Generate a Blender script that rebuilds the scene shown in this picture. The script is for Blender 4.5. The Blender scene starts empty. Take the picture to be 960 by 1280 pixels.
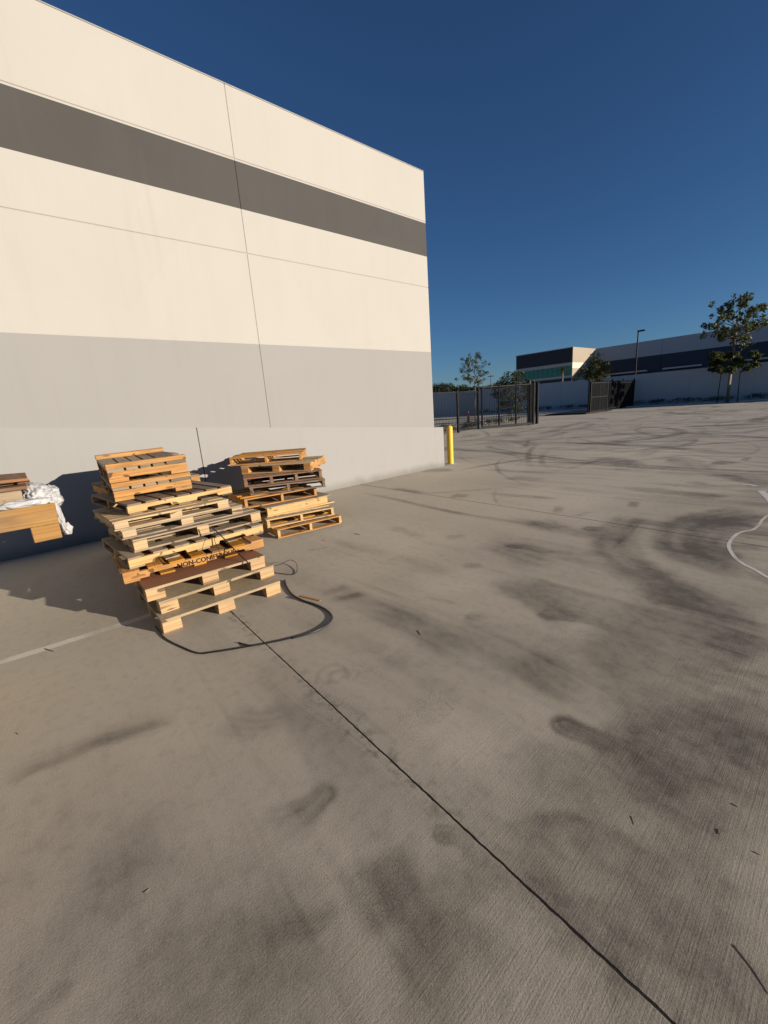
import bpy, bmesh, math, random
import numpy as np
from mathutils import Vector, Matrix
random.seed(7); rng = np.random.default_rng(7)
sc = bpy.context.scene
COL = sc.collection

# ------------------------------------------------------------------ camera
H = 1.6; F = 520.0
def nv(v): v = np.array(v, float); return v/np.linalg.norm(v)
_dn = nv([156, 2105, 520]); _w = np.array([617, -174, 520.]); _w = nv(_w-_dn*(_w@_dn))
RM = np.array([np.cross(_w, -_dn), _w, -_dn])          # world = RM @ (right, down, forward)
EYE = np.array([0, 0, H])
def ray(x, y): return RM@nv([x-480, y-640, F])
def gnd(x, y, z=0.0): r = ray(x, y); return EYE+r*((z-H)/r[2])
def onX(x, y, X): r = ray(x, y); return EYE+r*(X/r[0])
def onY(x, y, Y): r = ray(x, y); return EYE+r*(Y/r[1])
cam = bpy.data.cameras.new('camera'); co = bpy.data.objects.new('camera', cam); COL.objects.link(co)
cam.sensor_fit = 'HORIZONTAL'; cam.sensor_width = 36; cam.lens = F/960*36
cam.clip_start = 0.05; cam.clip_end = 6000
M = Matrix.Identity(4)
for i in range(3):
    M[i][0] = RM[i, 0]; M[i][1] = -RM[i, 1]; M[i][2] = -RM[i, 2]; M[i][3] = EYE[i]
co.matrix_world = M; sc.camera = co
# ------------------------------------------------------------------ light
AZ, EL = math.radians(25), math.radians(12.6)
W = bpy.data.worlds.new('World'); sc.world = W; W.use_nodes = True
wn = W.node_tree.nodes; bgn = wn['Background']
sky = wn.new('ShaderNodeTexSky'); sky.sky_type = 'NISHITA'; sky.sun_disc = False
sky.sun_elevation = EL; sky.sun_rotation = math.radians(90)-AZ
sky.altitude = 2200; sky.air_density = 1.15; sky.dust_density = 1.3; sky.ozone_density = 6.0
W.node_tree.links.new(sky.outputs[0], bgn.inputs[0]); bgn.inputs[1].default_value = 0.060
sl = bpy.data.lights.new('sun', 'SUN'); so = bpy.data.objects.new('sun', sl); COL.objects.link(so)
sl.energy = 5.0; sl.angle = math.radians(0.5); sl.color = (1.0, 0.90, 0.77)
sd = Vector((math.cos(AZ)*math.cos(EL), math.sin(AZ)*math.cos(EL), math.sin(EL)))
so.rotation_euler = sd.to_track_quat('Z', 'Y').to_euler(); so.location = (20, 10, 12)
sc.view_settings.view_transform = 'Standard'; sc.view_settings.look = 'None'
sc.view_settings.gamma = 1; sc.view_settings.exposure = 0.45
sc.cycles.transparent_max_bounces = 16

# ------------------------------------------------------------------ helpers
def tag(o, label=None, cat=None, group=None, kind=None):
    if label: o['label'] = label
    if cat: o['category'] = cat
    if group: o['group'] = group
    if kind: o['kind'] = kind
    return o
def empty(name, loc, rz=0.0):
    o = bpy.data.objects.new(name, None); o.empty_display_size = 0.1
    o.location = loc; o.rotation_euler = (0, 0, rz); COL.objects.link(o); return o
class MB:
    """collects polygons with uv, links as one mesh"""
    def __init__(s): s.v = []; s.f = []; s.uv = []
    def box(s, x0, x1, y0, y1, z0, z1, grain='y', jit=0.0, warp=0.0):
        n = len(s.v); c = [(x, y, z) for x in (x0, x1) for y in (y0, y1) for z in (z0, z1)]
        j = lambda: random.uniform(-jit, jit)
        s.v += [(x+j(), y+j(), z+j()) for x, y, z in c]
        fs = [((0, 1, 3, 2), 'x'), ((4, 6, 7, 5), 'x'), ((0, 4, 5, 1), 'y'), ((2, 3, 7, 6), 'y'), ((0, 2, 6, 4), 'z'), ((1, 5, 7, 3), 'z')]
        ou, ov = random.uniform(0, 40), random.uniform(0, 40)
        ax = {'x': 0, 'y': 1, 'z': 2}
        for q, nn in fs:
            s.f.append([n+i for i in q]); us = []
            others = [a for a in 'xyz' if a != nn]
            if grain in others:
                a = grain; b = [o for o in others if o != grain][0]
                for i in q: us.append((c[i][ax[a]]+ou, c[i][ax[b]]+ov))
            else:
                for i in q: us.append((c[i][ax[others[0]]]*.25+ou+7, c[i][ax[others[1]]]+ov))
            s.uv.append(us)
    def poly(s, pts, uvs=None):
        n = len(s.v); s.v += [tuple(p) for p in pts]; s.f.append(list(range(n, n+len(pts))))
        s.uv.append(uvs or [(0, 0)]*len(pts))
    def tube(s, pts, r, seg=6, r2=None, cap=True):
        pts = [Vector(p) for p in pts]; n0 = len(s.v); N = len(pts)
        up = Vector((0, 0, 1))
        for i, p in enumerate(pts):
            t = (pts[min(i+1, N-1)]-pts[max(i-1, 0)]).normalized()
            a = t.cross(up)
            if a.length < 1e-3: a = t.cross(Vector((1, 0, 0)))
            a.normalize(); b = a.cross(t)
            rr = r if r2 is None else r+(r2-r)*i/max(1, N-1)
            for k in range(seg):
                th = 2*math.pi*k/seg; q = p+(a*math.cos(th)+b*math.sin(th))*rr; s.v.append(tuple(q))
        for i in range(N-1):
            for k in range(seg):
                k2 = (k+1) % seg
                s.f.append([n0+i*seg+k, n0+i*seg+k2, n0+(i+1)*seg+k2, n0+(i+1)*seg+k])
                s.uv.append([(i*.1, k/seg), (i*.1, (k+1)/seg), ((i+1)*.1, (k+1)/seg), ((i+1)*.1, k/seg)])
        if cap:
            s.f.append([n0+k for k in range(seg)]); s.uv.append([(0, 0)]*seg)
            s.f.append([n0+(N-1)*seg+k for k in reversed(range(seg))]); s.uv.append([(0, 0)]*seg)
    def prism(s, outline, axis_pts0, axis_pts1): pass
    def build(s, name, mat, parent=None, bevel=0.0, smooth=False, fixn=True):
        me = bpy.data.meshes.new(name); me.from_pydata(s.v, [], s.f)
        uvl = me.uv_layers.new(name='UVMap'); flat = [c for u in s.uv for p in u for c in p]
        uvl.data.foreach_set('uv', flat)
        if fixn or bevel:
            bm = bmesh.new(); bm.from_mesh(me)
            if fixn: bmesh.ops.recalc_face_normals(bm, faces=bm.faces)
            if bevel: bmesh.ops.bevel(bm, geom=bm.edges[:], offset=bevel, segments=1, profile=.5, affect='EDGES')
            bm.to_mesh(me); bm.free()
        if smooth: me.shade_smooth()
        me.materials.append(mat); o = bpy.data.objects.new(name, me); COL.objects.link(o)
        if parent: o.parent = parent
        return o
# ------------------------------------------------------------------ materials
def newmat(name, rough=.7, col=(.5, .5, .5), spec=.5, metal=0):
    m = bpy.data.materials.new(name); m.use_nodes = True; b = m.node_tree.nodes['Principled BSDF']
    b.inputs['Roughness'].default_value = rough; b.inputs['Base Color'].default_value = (*col, 1)
    b.inputs['Specular IOR Level'].default_value = spec; b.inputs['Metallic'].default_value = metal
    return m, m.node_tree, b
class NG:
    def __init__(s, nt): s.nt = nt
    def n(s, t, **k):
        x = s.nt.nodes.new(t)
        for a, b in k.items(): setattr(x, a, b)
        return x
    def l(s, a, b): s.nt.links.new(a, b)
    def val(s, x, sock):
        if isinstance(x, (int, float)): sock.default_value = x
        else: s.l(x, sock)
    def math(s, op, a, b=0.0, c=0.0, clamp=False):
        x = s.n('ShaderNodeMath', operation=op, use_clamp=clamp)
        s.val(a, x.inputs[0]); s.val(b, x.inputs[1])
        if op in ('MULTIPLY_ADD', 'COMPARE'): s.val(c, x.inputs[2])
        return x.outputs[0]
    def noise(s, vec, scale, detail=4, rough=.55, dist=0, dim='3D'):
        x = s.n('ShaderNodeTexNoise', noise_dimensions=dim); s.l(vec, x.inputs['Vector'])
        x.inputs['Scale'].default_value = scale; x.inputs['Detail'].default_value = detail
        x.inputs['Roughness'].default_value = rough; x.inputs['Distortion'].default_value = dist
        return x.outputs[0]
    def mapr(s, v, a, b, c=0., d=1., smooth=False):
        x = s.n('ShaderNodeMapRange'); x.interpolation_type = 'SMOOTHSTEP' if smooth else 'LINEAR'
        s.l(v, x.inputs[0])
        for i, q in enumerate((a, b, c, d)): x.inputs[i+1].default_value = q
        return x.outputs[0]
    def mapping(s, vec, sc=(1, 1, 1), rot=(0, 0, 0), loc=(0, 0, 0)):
        x = s.n('ShaderNodeMapping'); s.l(vec, x.inputs[0])
        x.inputs['Scale'].default_value = sc; x.inputs['Rotation'].default_value = rot; x.inputs['Location'].default_value = loc
        return x.outputs[0]
    def mix(s, fac, a, b, blend='MIX'):
        x = s.n('ShaderNodeMix', data_type='RGBA', blend_type=blend); s.val(fac, x.inputs[0])
        for q, i in ((a, 6), (b, 7)):
            if isinstance(q, tuple): x.inputs[i].default_value = (*q, 1) if len(q) == 3 else q
            else: s.l(q, x.inputs[i])
        return x.outputs[2]
    def ramp(s, v, stops):
        x = s.n('ShaderNodeValToRGB'); s.l(v, x.inputs[0]); e = x.color_ramp.elements
        while len(e) < len(stops): e.new(.5)
        for i, (p, c) in enumerate(stops): e[i].position = p; e[i].color = (*c, 1)
        return x.outputs[0]
    def bump(s, h, strength, dist, bsdf):
        x = s.n('ShaderNodeBump'); s.l(h, x.inputs['Height']); x.inputs['Strength'].default_value = strength
        x.inputs['Distance'].default_value = dist; s.l(x.outputs[0], bsdf.inputs['Normal'])

def wood(name, light, dark, grey=0.0, stain=.35):
    m, nt, b = newmat(name, .75, spec=.25); g = NG(nt)
    uv = g.n('ShaderNodeTexCoord').outputs['UV']; geo = g.n('ShaderNodeNewGeometry')
    rnd = geo.outputs['Random Per Island']
    gr = g.noise(g.mapping(uv, (1.6, 60, 1)), 1.0, 5, .6, .6, '2D')
    gr2 = g.noise(g.mapping(uv, (5, 260, 1)), 1.0, 3, .6, 0, '2D')
    bl = g.noise(g.mapping(uv, (3, 9, 1)), 1.0, 3, .5, 0, '2D')
    # knots: voronoi cells, only a few kept
    vo = g.n('ShaderNodeTexVoronoi', voronoi_dimensions='2D'); g.l(g.mapping(uv, (3.2, 11, 1)), vo.inputs['Vector'])
    vo.inputs['Scale'].default_value = 1
    kn = g.mapr(vo.outputs['Distance'], .06, .17, 1, 0, True)
    kk = g.n('ShaderNodeSeparateColor'); g.l(vo.outputs['Color'], kk.inputs[0])
    kn = g.math('MULTIPLY', kn, g.math('GREATER_THAN', kk.outputs[0], .62))
    base = g.mix(g.mapr(gr, .3, .72), light, dark)
    base = g.mix(g.math('MULTIPLY', g.mapr(gr2, .5, .8), .35), base, tuple(c*.45 for c in dark))
    base = g.mix(g.math('MULTIPLY', kn, .75), base, tuple(c*.35 for c in dark))
    if grey: base = g.mix(g.math('MULTIPLY', g.mapr(bl, .25, .6), grey), base, (.30, .27, .225))
    base = g.mix(g.math('MULTIPLY', g.mapr(bl, .5, .75), stain), base, tuple(c*.4 for c in dark))
    pos = g.n('ShaderNodeTexCoord').outputs['Object']; gw = g.noise(pos, 2.3, 4, .6)
    base = g.mix(g.mapr(gw, .5, .68, 0, .28), base, (.20, .165, .12)); nl = g.noise(g.mapping(uv, (9, 9, 1)), 1, 1, .5, 0, '2D')
    base = g.mix(g.mapr(nl, .72, .75, 0, .8), base, (.06, .03, .018))
    hsv = g.n('ShaderNodeHueSaturation'); g.l(base, hsv.inputs['Color'])
    g.l(g.mapr(rnd, 0, 1, .58, 1.22), hsv.inputs['Value'])
    g.l(g.mapr(g.math('FRACT', g.math('MULTIPLY', rnd, 7.13)), 0, 1, .98, 1.28), hsv.inputs['Saturation'])
    g.l(hsv.outputs[0], b.inputs['Base Color'])
    g.bump(gr, .5, .002, b)
    return m
W_YEL = wood('wood_yellow', (.56, .39, .19), (.38, .23, .095), 0, .3)
W_ORG = wood('wood_orange', (.50, .27, .105), (.30, .15, .055), 0, .4)
W_PALE = wood('wood_pale', (.52, .385, .225), (.34, .23, .125), .2, .35)
W_BRN = wood('wood_brown', (.27, .145, .08), (.14, .07, .038), .1, .5)
W_GREY = wood('wood_grey', (.34, .25, .155), (.19, .13, .075), .5, .5)
W_BLK = wood('wood_block', (.54, .385, .22), (.34, .20, .10), 0, .3)
W_SKD = wood('wood_skid', (.34, .19, .06), (.21, .10, .03), .1, .6)
W_OLD = wood('wood_old', (.20, .125, .08), (.10, .058, .035), .4, .6)
def sheetmat(name, c1, c2, sc=30):
    m, nt, b = newmat(name, .7, spec=.3); g = NG(nt); p = g.n('ShaderNodeTexCoord').outputs['Object']
    n1 = g.noise(p, sc, 5, .7); n2 = g.noise(p, 3, 4, .6); vo = g.n('ShaderNodeTexVoronoi'); g.l(g.mapping(p, (60, 25, 60)), vo.inputs['Vector']); vo.inputs['Scale'].default_value = 1
    c = g.mix(g.mapr(n1, .3, .7), c1, c2); c = g.mix(g.math('MULTIPLY', vo.outputs['Distance'], .35), c, tuple(x*.6 for x in c2))
    c = g.mix(g.mapr(n2, .5, .75, 0, .4), c, tuple(x*.5 for x in c2)); g.l(c, b.inputs['Base Color']); g.bump(n1, .3, .001, b); return m
PLY = sheetmat('pressed_board', (.46, .375, .24), (.33, .25, .15))
HARD = sheetmat('brown_hardboard', (.30, .13, .065), (.22, .09, .045), 60)

def paint(name, cols, steps=None, axis=2, rough=.75, mott=.06, bump=.15, streaks=False, foot=False):
    """painted concrete, colour chosen by height on the wall"""
    m, nt, b = newmat(name, rough, spec=.3); g = NG(nt); p = g.n('ShaderNodeTexCoord').outputs['Object']
    sp = g.n('ShaderNodeSeparateXYZ'); g.l(p, sp.inputs[0]); z = sp.outputs[axis]
    c = cols[0]; node = None
    for st, cc in zip(steps or [], cols[1:]):
        node = g.mix(g.math('GREATER_THAN', z, st), node if node is not None else c, cc)
    if node is None: node = g.mix(0.0, c, c)
    n1 = g.noise(p, .35, 4, .6); n2 = g.noise(g.mapping(p, (2.5, 2.5, .5)), 1, 4, .6); n3 = g.noise(p, 45, 3, .6)
    f = g.math('ADD', g.mapr(n1, .3, .7, 0, mott), g.mapr(n2, .35, .75, 0, mott*.7))
    node = g.mix(f, node, tuple(x*.55 for x in cols[0]))
    if streaks:
        s1 = g.noise(g.mapping(p, (5, 5, .16)), 1, 4, .6); s2 = g.noise(g.mapping(p, (.8, .8, .8)), 1, 3, .5)
        node = g.mix(g.math('MULTIPLY', g.mapr(s1, .52, .72, 0, .08, True), g.mapr(s2, .4, .6)), node, tuple(x*.5 for x in cols[0]))
        # roller patches of touch-up paint
        vp = g.n('ShaderNodeTexVoronoi'); g.l(g.mapping(p, (.3, .3, .55)), vp.inputs['Vector']); vp.inputs['Scale'].default_value = 1; vs = g.n('ShaderNodeSeparateColor'); g.l(vp.outputs['Color'], vs.inputs[0])
        node = g.mix(g.mapr(vs.outputs[0], 0, 1, 0, .05), node, (.2, .17, .12))
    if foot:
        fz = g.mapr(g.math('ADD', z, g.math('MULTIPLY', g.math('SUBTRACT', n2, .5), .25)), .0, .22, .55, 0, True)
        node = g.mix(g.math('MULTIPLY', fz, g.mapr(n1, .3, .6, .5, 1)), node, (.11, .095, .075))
        sc1 = g.noise(g.mapping(p, (1.2, 1.2, 14)), 1, 5, .7); node = g.mix(g.math('MULTIPLY', g.mapr(sc1, .63, .70, 0, .35), g.mapr(z, .2, .8, 1, 0)), node, (.13, .12, .10))
    g.l(node, b.inputs['Base Color']); g.bump(g.math('ADD', n3, g.math('MULTIPLY', n2, .8)), bump, .003, b); return m
CREAM = (.42, .395, .35); LGREY = (.278, .268, .250); DGREY = (.050, .0455, .041)
WALLP = paint('wall_paint', [LGREY, CREAM, DGREY, CREAM], [2.90, 5.03, 5.72], streaks=True)
BASEP = paint('base_paint', [(.300, .291, .274)], streaks=True, foot=True)
FARW = paint('far_wall_paint', [(.46, .49, .51)], mott=.12)
def metal(name, col, rough=.45, spec=.5, n=.3):
    m, nt, b = newmat(name, rough, col, spec); g = NG(nt); p = g.n('ShaderNodeTexCoord').outputs['Object']
    nn = g.noise(p, 9, 5, .65); g.l(g.mix(g.mapr(nn, .45, .75, 0, n), col, tuple(c*.5 for c in col)), b.inputs['Base Color'])
    g.l(g.mapr(nn, .3, .7, rough-.08, rough+.15), b.inputs['Roughness']); return m
BLACK = metal('black_steel', (.005, .005, .006), .6, .2)
GREYST = metal('worn_steel', (.045, .04, .04), .6, .3)
YELP = metal('yellow_paint', (.78, .47, .03), .42, .5, .25)
REDP = metal('red_paint', (.45, .05, .03), .45)
RUBBER = metal('black_rubber', (.014, .015, .017), .38, .5, .5)
STRAPM = metal('black_strap', (.012, .011, .011), .45)
INK = metal('stencil_ink', (.035, .018, .01), .9, .1)
DARK = metal('dark_recess', (.02, .02, .022), .9, .1)
CAPM = metal('cap_flashing', (.30, .28, .25), .5)
GLASS, _nt, _b = newmat('green_glass', .10, (.02, .16, .10), .5)
WHITEP = paint('white_paint', [(.74, .73, .70)], mott=.25)
BARK = sheetmat('bark', (.24, .19, .14), (.13, .10, .07), 25)
def leafmat(name, c1, c2):
    m, nt, b = newmat(name, .55, c1, .4); g = NG(nt); r = g.n('ShaderNodeNewGeometry').outputs['Random Per Island']
    c = g.mix(r, c1, c2); g.l(c, b.inputs['Base Color'])
    t = g.n('ShaderNodeBsdfTranslucent'); g.l(g.mix(.5, c, (.12, .14, .02)), t.inputs[0]); mx = g.n('ShaderNodeMixShader'); mx.inputs[0].default_value = .3
    g.l(b.outputs[0], mx.inputs[1]); g.l(t.outputs[0], mx.inputs[2]); g.l(mx.outputs[0], nt.nodes['Material Output'].inputs[0]); return m
LEAF = leafmat('leaves', (.03, .045, .018), (.075, .08, .028))
LEAFD = leafmat('dark_leaves', (.02, .032, .016), (.045, .055, .024))
m_, nt_, b_ = newmat('plastic_wrap', .35, (.62, .61, .60), .5); g = NG(nt_); p_ = g.n('ShaderNodeTexCoord').outputs['Object']
g.bump(g.noise(p_, 16, 3, .5, 2.5), .6, .008, b_); t_ = g.n('ShaderNodeBsdfTranslucent'); t_.inputs[0].default_value = (.55, .55, .55, 1)
mx = g.n('ShaderNodeMixShader'); mx.inputs[0].default_value = .3; g.l(b_.outputs[0], mx.inputs[1]); g.l(t_.outputs[0], mx.inputs[2]); g.l(mx.outputs[0], nt_.nodes['Material Output'].inputs[0])
WRAP = m_

# ------------------------------------------------------------------ ground (one sheet, finer near the yard)
ang = [math.radians(a) for a in list(np.arange(-170, -10, 8.0))]
aa = list(np.radians(np.arange(-170, 30, 8.0))) + list(np.radians(np.arange(30, 200, .2)))[:-1]
aa = np.array(sorted(set(np.round([a for a in aa if a < math.radians(190)-1e-3], 6))))
rr = np.concatenate([[.15, .4, .7], np.geomspace(.95, 62, 620), [80, 110, 160, 250, 450, 900, 2500]])
A, Rr = np.meshgrid(aa, rr)
GX = (Rr*np.cos(A)).ravel(); GY = (Rr*np.sin(A)).ravel(); NA, NR = len(aa), len(rr)
stain = np.zeros(len(GX)); lightm = np.zeros(len(GX)); crk = np.zeros(len(GX))
def spline(P, n=10):
    P = [np.array(p[:2]) for p in P]
    if len(P) < 3: P = [P[0]+(P[-1]-P[0])*t for t in np.linspace(0, 1, 4)]
    Q = [2*P[0]-P[1]]+P+[2*P[-1]-P[-2]]; out = []
    for i in range(1, len(Q)-2):
        for t in np.linspace(0, 1, n, endpoint=False):
            a, b, c, d = Q[i-1:i+3]
            out.append(.5*((2*b)+(c-a)*t+(2*a-5*b+4*c-d)*t*t+(3*b-a-3*c+d)*t**3))
    out.append(P[-1]); return np.array(out)
def mark(P, w, dark, arr=None, crisp=0.0, fade=.25, curve=True, head=False):
    """tyre or dirt mark: P world points, w half width (m), crisp in -1..1 sharpens one edge"""
    arr = stain if arr is None else arr
    S = spline(P) if curve else np.array([p[:2] for p in P])
    lo = S.min(0)-w*1.8; hi = S.max(0)+w*1.8
    idx = np.nonzero((GX > lo[0]) & (GX < hi[0]) & (GY > lo[1]) & (GY < hi[1]))[0]
    if not len(idx): return
    x, y = GX[idx], GY[idx]; best = np.full(len(idx), 1e9); tt = np.zeros(len(idx)); sg = np.zeros(len(idx))
    L = np.concatenate([[0], np.cumsum(np.linalg.norm(np.diff(S, axis=0), axis=1))])
    for i in range(len(S)-1):
        a, b = S[i], S[i+1]; d = b-a; l2 = d@d+1e-12
        t = np.clip(((x-a[0])*d[0]+(y-a[1])*d[1])/l2, 0, 1)
        px, py = x-(a[0]+t*d[0]), y-(a[1]+t*d[1]); dd = np.hypot(px, py); k = dd < best
        best[k] = dd[k]; tt[k] = (L[i]+t[k]*(L[i+1]-L[i]))/L[-1]; sg[k] = np.sign(d[0]*py-d[1]*px)[k]
    u = best*sg/w
    ph0 = rng.uniform(0, 6.28, 3); u = u*(1+.07*np.sin(tt*L[-1]*9+ph0[0])+.05*np.sin(tt*L[-1]*23+ph0[1]))
    e = 3.6+12*abs(crisp)*(np.sign(u) == np.sign(crisp)) if crisp else 4.5
    if w > .45: e = 2.2
    prof = np.exp(-np.abs(u)**e*1.2)
    if arr is stain and fade:
        ph = rng.uniform(0, 6.28, 6); fr = rng.uniform(2, 15, 6); s_u = sum(np.sin(u*fr[i]+ph[i]+.8*np.sin(tt*(3+2*i)+ph[-1-i])) for i in range(6))/6
        s_t = sum(np.sin(tt*L[-1]*(1.1+1.7*i)+ph[i]*3+u) for i in range(4))/4
        prof *= np.clip(.86+.45*s_u+.38*s_t, .1, 1.3)
    if crisp: prof *= np.clip(.62+.4*u*np.sign(crisp), .15, 1.1)
    ends = np.clip(tt/fade, 0, 1)*np.clip((1-tt)/fade, 0, 1) if fade else 1
    if head: ends = np.clip((1-tt)/.75, 0, 1)**.8*(1+.35*np.exp(-tt*6))
    arr[idx] = 1-(1-arr[idx])*(1-np.clip(dark*prof*ends, 0, .95))
def IM(ox, oy, s, pts): return [gnd(ox+x/s, oy+y/s) for x, y in pts]
R6 = lambda *p: IM(640, 560, 3, p); RR = lambda *p: IM(480, 860, 2, p); RL = lambda *p: IM(0, 860, 2, p); RC = lambda *p: IM(400, 560, 3.2, p)
RZ = lambda *p: IM(860, 560, 7.11, p)
mark(R6((470, 255), (400, 310), (385, 370), (430, 430), (520, 490), (640, 560), (760, 640)), .24, .62, fade=.1)
mark(R6((960, 240), (800, 262), (690, 290), (645, 335), (680, 385), (780, 430), (900, 455)), .34, .74, fade=.1)
mark(R6((660, 375), (720, 415), (800, 440), (900, 450)), .10, .5)
mark(R6((140, 622), (215, 625), (300, 642), (430, 690), (560, 760)), .10, .62, crisp=-.6, head=True)
mark(R6((10, 365), (60, 368), (150, 385), (320, 392)), .11, .6, crisp=-.5, head=True)
mark(R6((0, 262), (100, 290), (230, 315), (380, 350)), .16, .45)
mark(R6((410, 150), (520, 158), (650, 172), (790, 190)), .2, .5)
mark(R6((260, 45), (330, 40), (400, 48), (460, 75)), .35, .45); mark(R6((530, 45), (590, 38), (650, 55), (690, 88)), .35, .4)
mark(R6((300, 303), (370, 306)), .12, .65, head=True); mark(R6((430, 210), (480, 213)), .2, .55); mark(R6((150, 230), (195, 232)), .2, .45)
mark(R6((560, 500), (640, 545), (760, 600), (960, 640)), .22, .55); mark(R6((760, 700), (840, 735), (960, 780)), .2, .6)
mark(R6((600, 780), (700, 815), (820, 845), (1000, 880)), .16, .5, crisp=-.5); mark(R6((300, 690), (420, 760), (540, 860)), .3, .32)
mark(R6((0, 500), (120, 560), (240, 640)), .22, .3); mark(R6((60, 760), (130, 850), (260, 930)), .15, .35)
mark(RZ((0, 290), (180, 330), (420, 340), (700, 345)), .14, .4); mark(RZ((150, 210), (330, 250), (480, 280), (600, 300), (711, 380)), .2, .5)
mark(RZ((190, 130), (300, 135), (380, 145)), .35, .5); mark(RZ((470, 95), (560, 97)), .3, .55); mark(RZ((190, 545), (300, 570)), .12, .6)
mark(RZ((130, 410), (230, 425), (305, 445)), .15, .5); mark(RZ((0, 800), (300, 830), (711, 850)), .2, .3); mark(RZ((300, 870), (711, 900)), .1, .35)
mark(RR((455, 95), (510, 118), (600, 158), (720, 215), (860, 300), (1000, 400)), .072, .60, head=True)
mark(RR((560, 60), (700, 130), (850, 200), (1100, 330)), .34, .45); mark(RR((500, 150), (640, 240), (800, 340), (960, 420)), .1, .35)
mark(RR((145, 365), (180, 372), (215, 395), (235, 420)), .045, .55, head=True); mark(RR((180, 440), (260, 480), (330, 500)), .08, .3)
mark(RR((300, 420), (430, 390), (540, 405), (640, 450), (760, 465)), .12, .38, crisp=.9); mark(RR((310, 430), (430, 530), (560, 640), (700, 760)), .08, .5)
mark(RR((560, 480), (760, 560), (960, 700)), .2, .32); mark(RR((0, 400), (60, 520), (110, 620), (210, 760)), .10, .45, fade=.2); mark(RR((60, 560), (200, 650), (360, 800)), .16, .3)
mark(RL((0, 225), (90, 190), (200, 145), (320, 95), (460, 60)), .09, .42, crisp=-.5, fade=.15); mark(RL((180, 150), (300, 120), (400, 100)), .05, .35)
mark(RL((810, 265), (780, 300), (730, 340), (670, 390)), .06, .48, head=True); mark(RL((640, 330), (720, 310), (800, 270)), .05, .35)
mark(RL((560, 70), (640, 85), (740, 60)), .12, .3); mark(RL((930, 400), (950, 500), (1010, 620)), .12, .4); mark(RL((60, 778), (190, 755)), .03, .4)
mark(RL((620, 640), (760, 600), (860, 560)), .04, .3); mark(RL((200, 520), (300, 420), (420, 360)), .16, .18); mark(RL((300, 720), (500, 690), (900, 620)), .15, .25)
mark(RC((180, 620), (300, 665), (420, 720), (560, 790), (640, 860)), .19, .42); mark(RC((700, 520), (800, 570), (920, 650), (1000, 720)), .16, .4)
mark(RC((0, 580), (60, 570), (120, 545)), .06, .35); mark(RC((40, 610), (120, 595), (190, 575)), .06, .35); mark(RC((270, 310), (380, 345), (440, 360)), .1, .3)
mark(RC((640, 380), (720, 400), (850, 445), (960, 470)), .2, .4); mark(RC((150, 175), (300, 205), (450, 240), (640, 275), (960, 325)), .07, .45)
mark(RC((280, 160), (430, 182)), .12, .5); mark(RC((520, 190), (600, 192)), .18, .45); mark(RC((660, 180), (960, 205)), .12, .4); mark(RC((400, 95), (530, 85)), .3, .45, fade=.1)
mark(RC((640, 85), (960, 105)), .12, .4); mark(RC((750, 115), (900, 130)), .25, .35); mark(RC((860, 285), (960, 330)), .2, .35)
for cx, cy, s_, rx in ((415+0, 842, 1, .09), (595.6, 770.8, 1, .07), (424, 845, 1, .06)):      # dried ring marks
    c_ = gnd(cx, cy); n_ = 18
    mark([(c_[0]+rx*math.cos(t), c_[1]+rx*math.sin(t)) for t in np.linspace(0, 5.8, n_)], .018, .20, fade=.05)
for cx, cy, w_ in ((569, 671, .1), (590, 707, .08), (593, 772, .06)):
    c_ = gnd(cx, cy); mark([(c_[0]-w_, c_[1]-w_), (c_[0]+w_, c_[1]+w_)], w_*.9, .35)
# turning scrubs of trucks all over the yard
for k in range(520):
    y = random.uniform(4, 48) if k % 3 else random.uniform(7, 25); x = random.uniform(-13, 24)
    if (x < -6.6 and y < 9) or math.hypot(x, y) < 8: continue
    Rb = random.choice([4, 7, 12, 25]); a0 = random.uniform(0, 6.28); L = random.uniform(1.5, 11)/Rb; th = np.linspace(a0, a0+L, 7)
    cx, cy = x-Rb*math.cos(a0), y-Rb*math.sin(a0); w_ = random.choice([.05, .09, .14, .22, .3]); dk = random.uniform(.15, .62)
    P = [(cx+Rb*math.cos(t), cy+Rb*math.sin(t)) for t in th]
    if min(math.hypot(*p) for p in P) < 9.5: continue
    mark(P, w_, dk, crisp=random.choice([0, 0, .7, -.7]), fade=random.choice([.1, .3]))
    if k % 4 == 0: mark([(cx+(Rb+.32)*math.cos(t), cy+(Rb+.32)*math.sin(t)) for t in th], w_, dk*.8)
for k in range(60):       # small scuffs
    x, y = random.uniform(-6, 10), random.uniform(1.5, 14); a = random.uniform(0, 3.1); l = random.uniform(.1, .5)
    mark([(x, y), (x+l*math.cos(a), y+l*math.sin(a))], random.uniform(.02, .07), random.uniform(.1, .35))
for k in range(46):       # broad grime
    x, y = random.uniform(-4, 14), random.uniform(1, 22); a = random.uniform(0, 3.1); l = random.uniform(1, 4)
    mark([(x, y), (x+l*math.cos(a), y+l*math.sin(a))], random.uniform(.3, .9), random.uniform(.08, .22))
for k in range(260):      # thin hard tyre edges
    x, y = random.uniform(-10, 22), random.uniform(2, 40)
    if (x < -6.6 and y < 9) or math.hypot(x, y) < 6: continue
    Rb = random.choice([3, 6, 10, 20, 40])*random.choice([1, -1]); a0 = random.uniform(0, 6.28); L = random.uniform(.6, 6)/Rb; th = np.linspace(a0, a0+L, 6)
    cx, cy = x-Rb*math.cos(a0), y-Rb*math.sin(a0); mark([(cx+Rb*math.cos(t), cy+Rb*math.sin(t)) for t in th], random.uniform(.015, .05)*(1+y/12), random.uniform(.15, .5), fade=.3)
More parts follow.
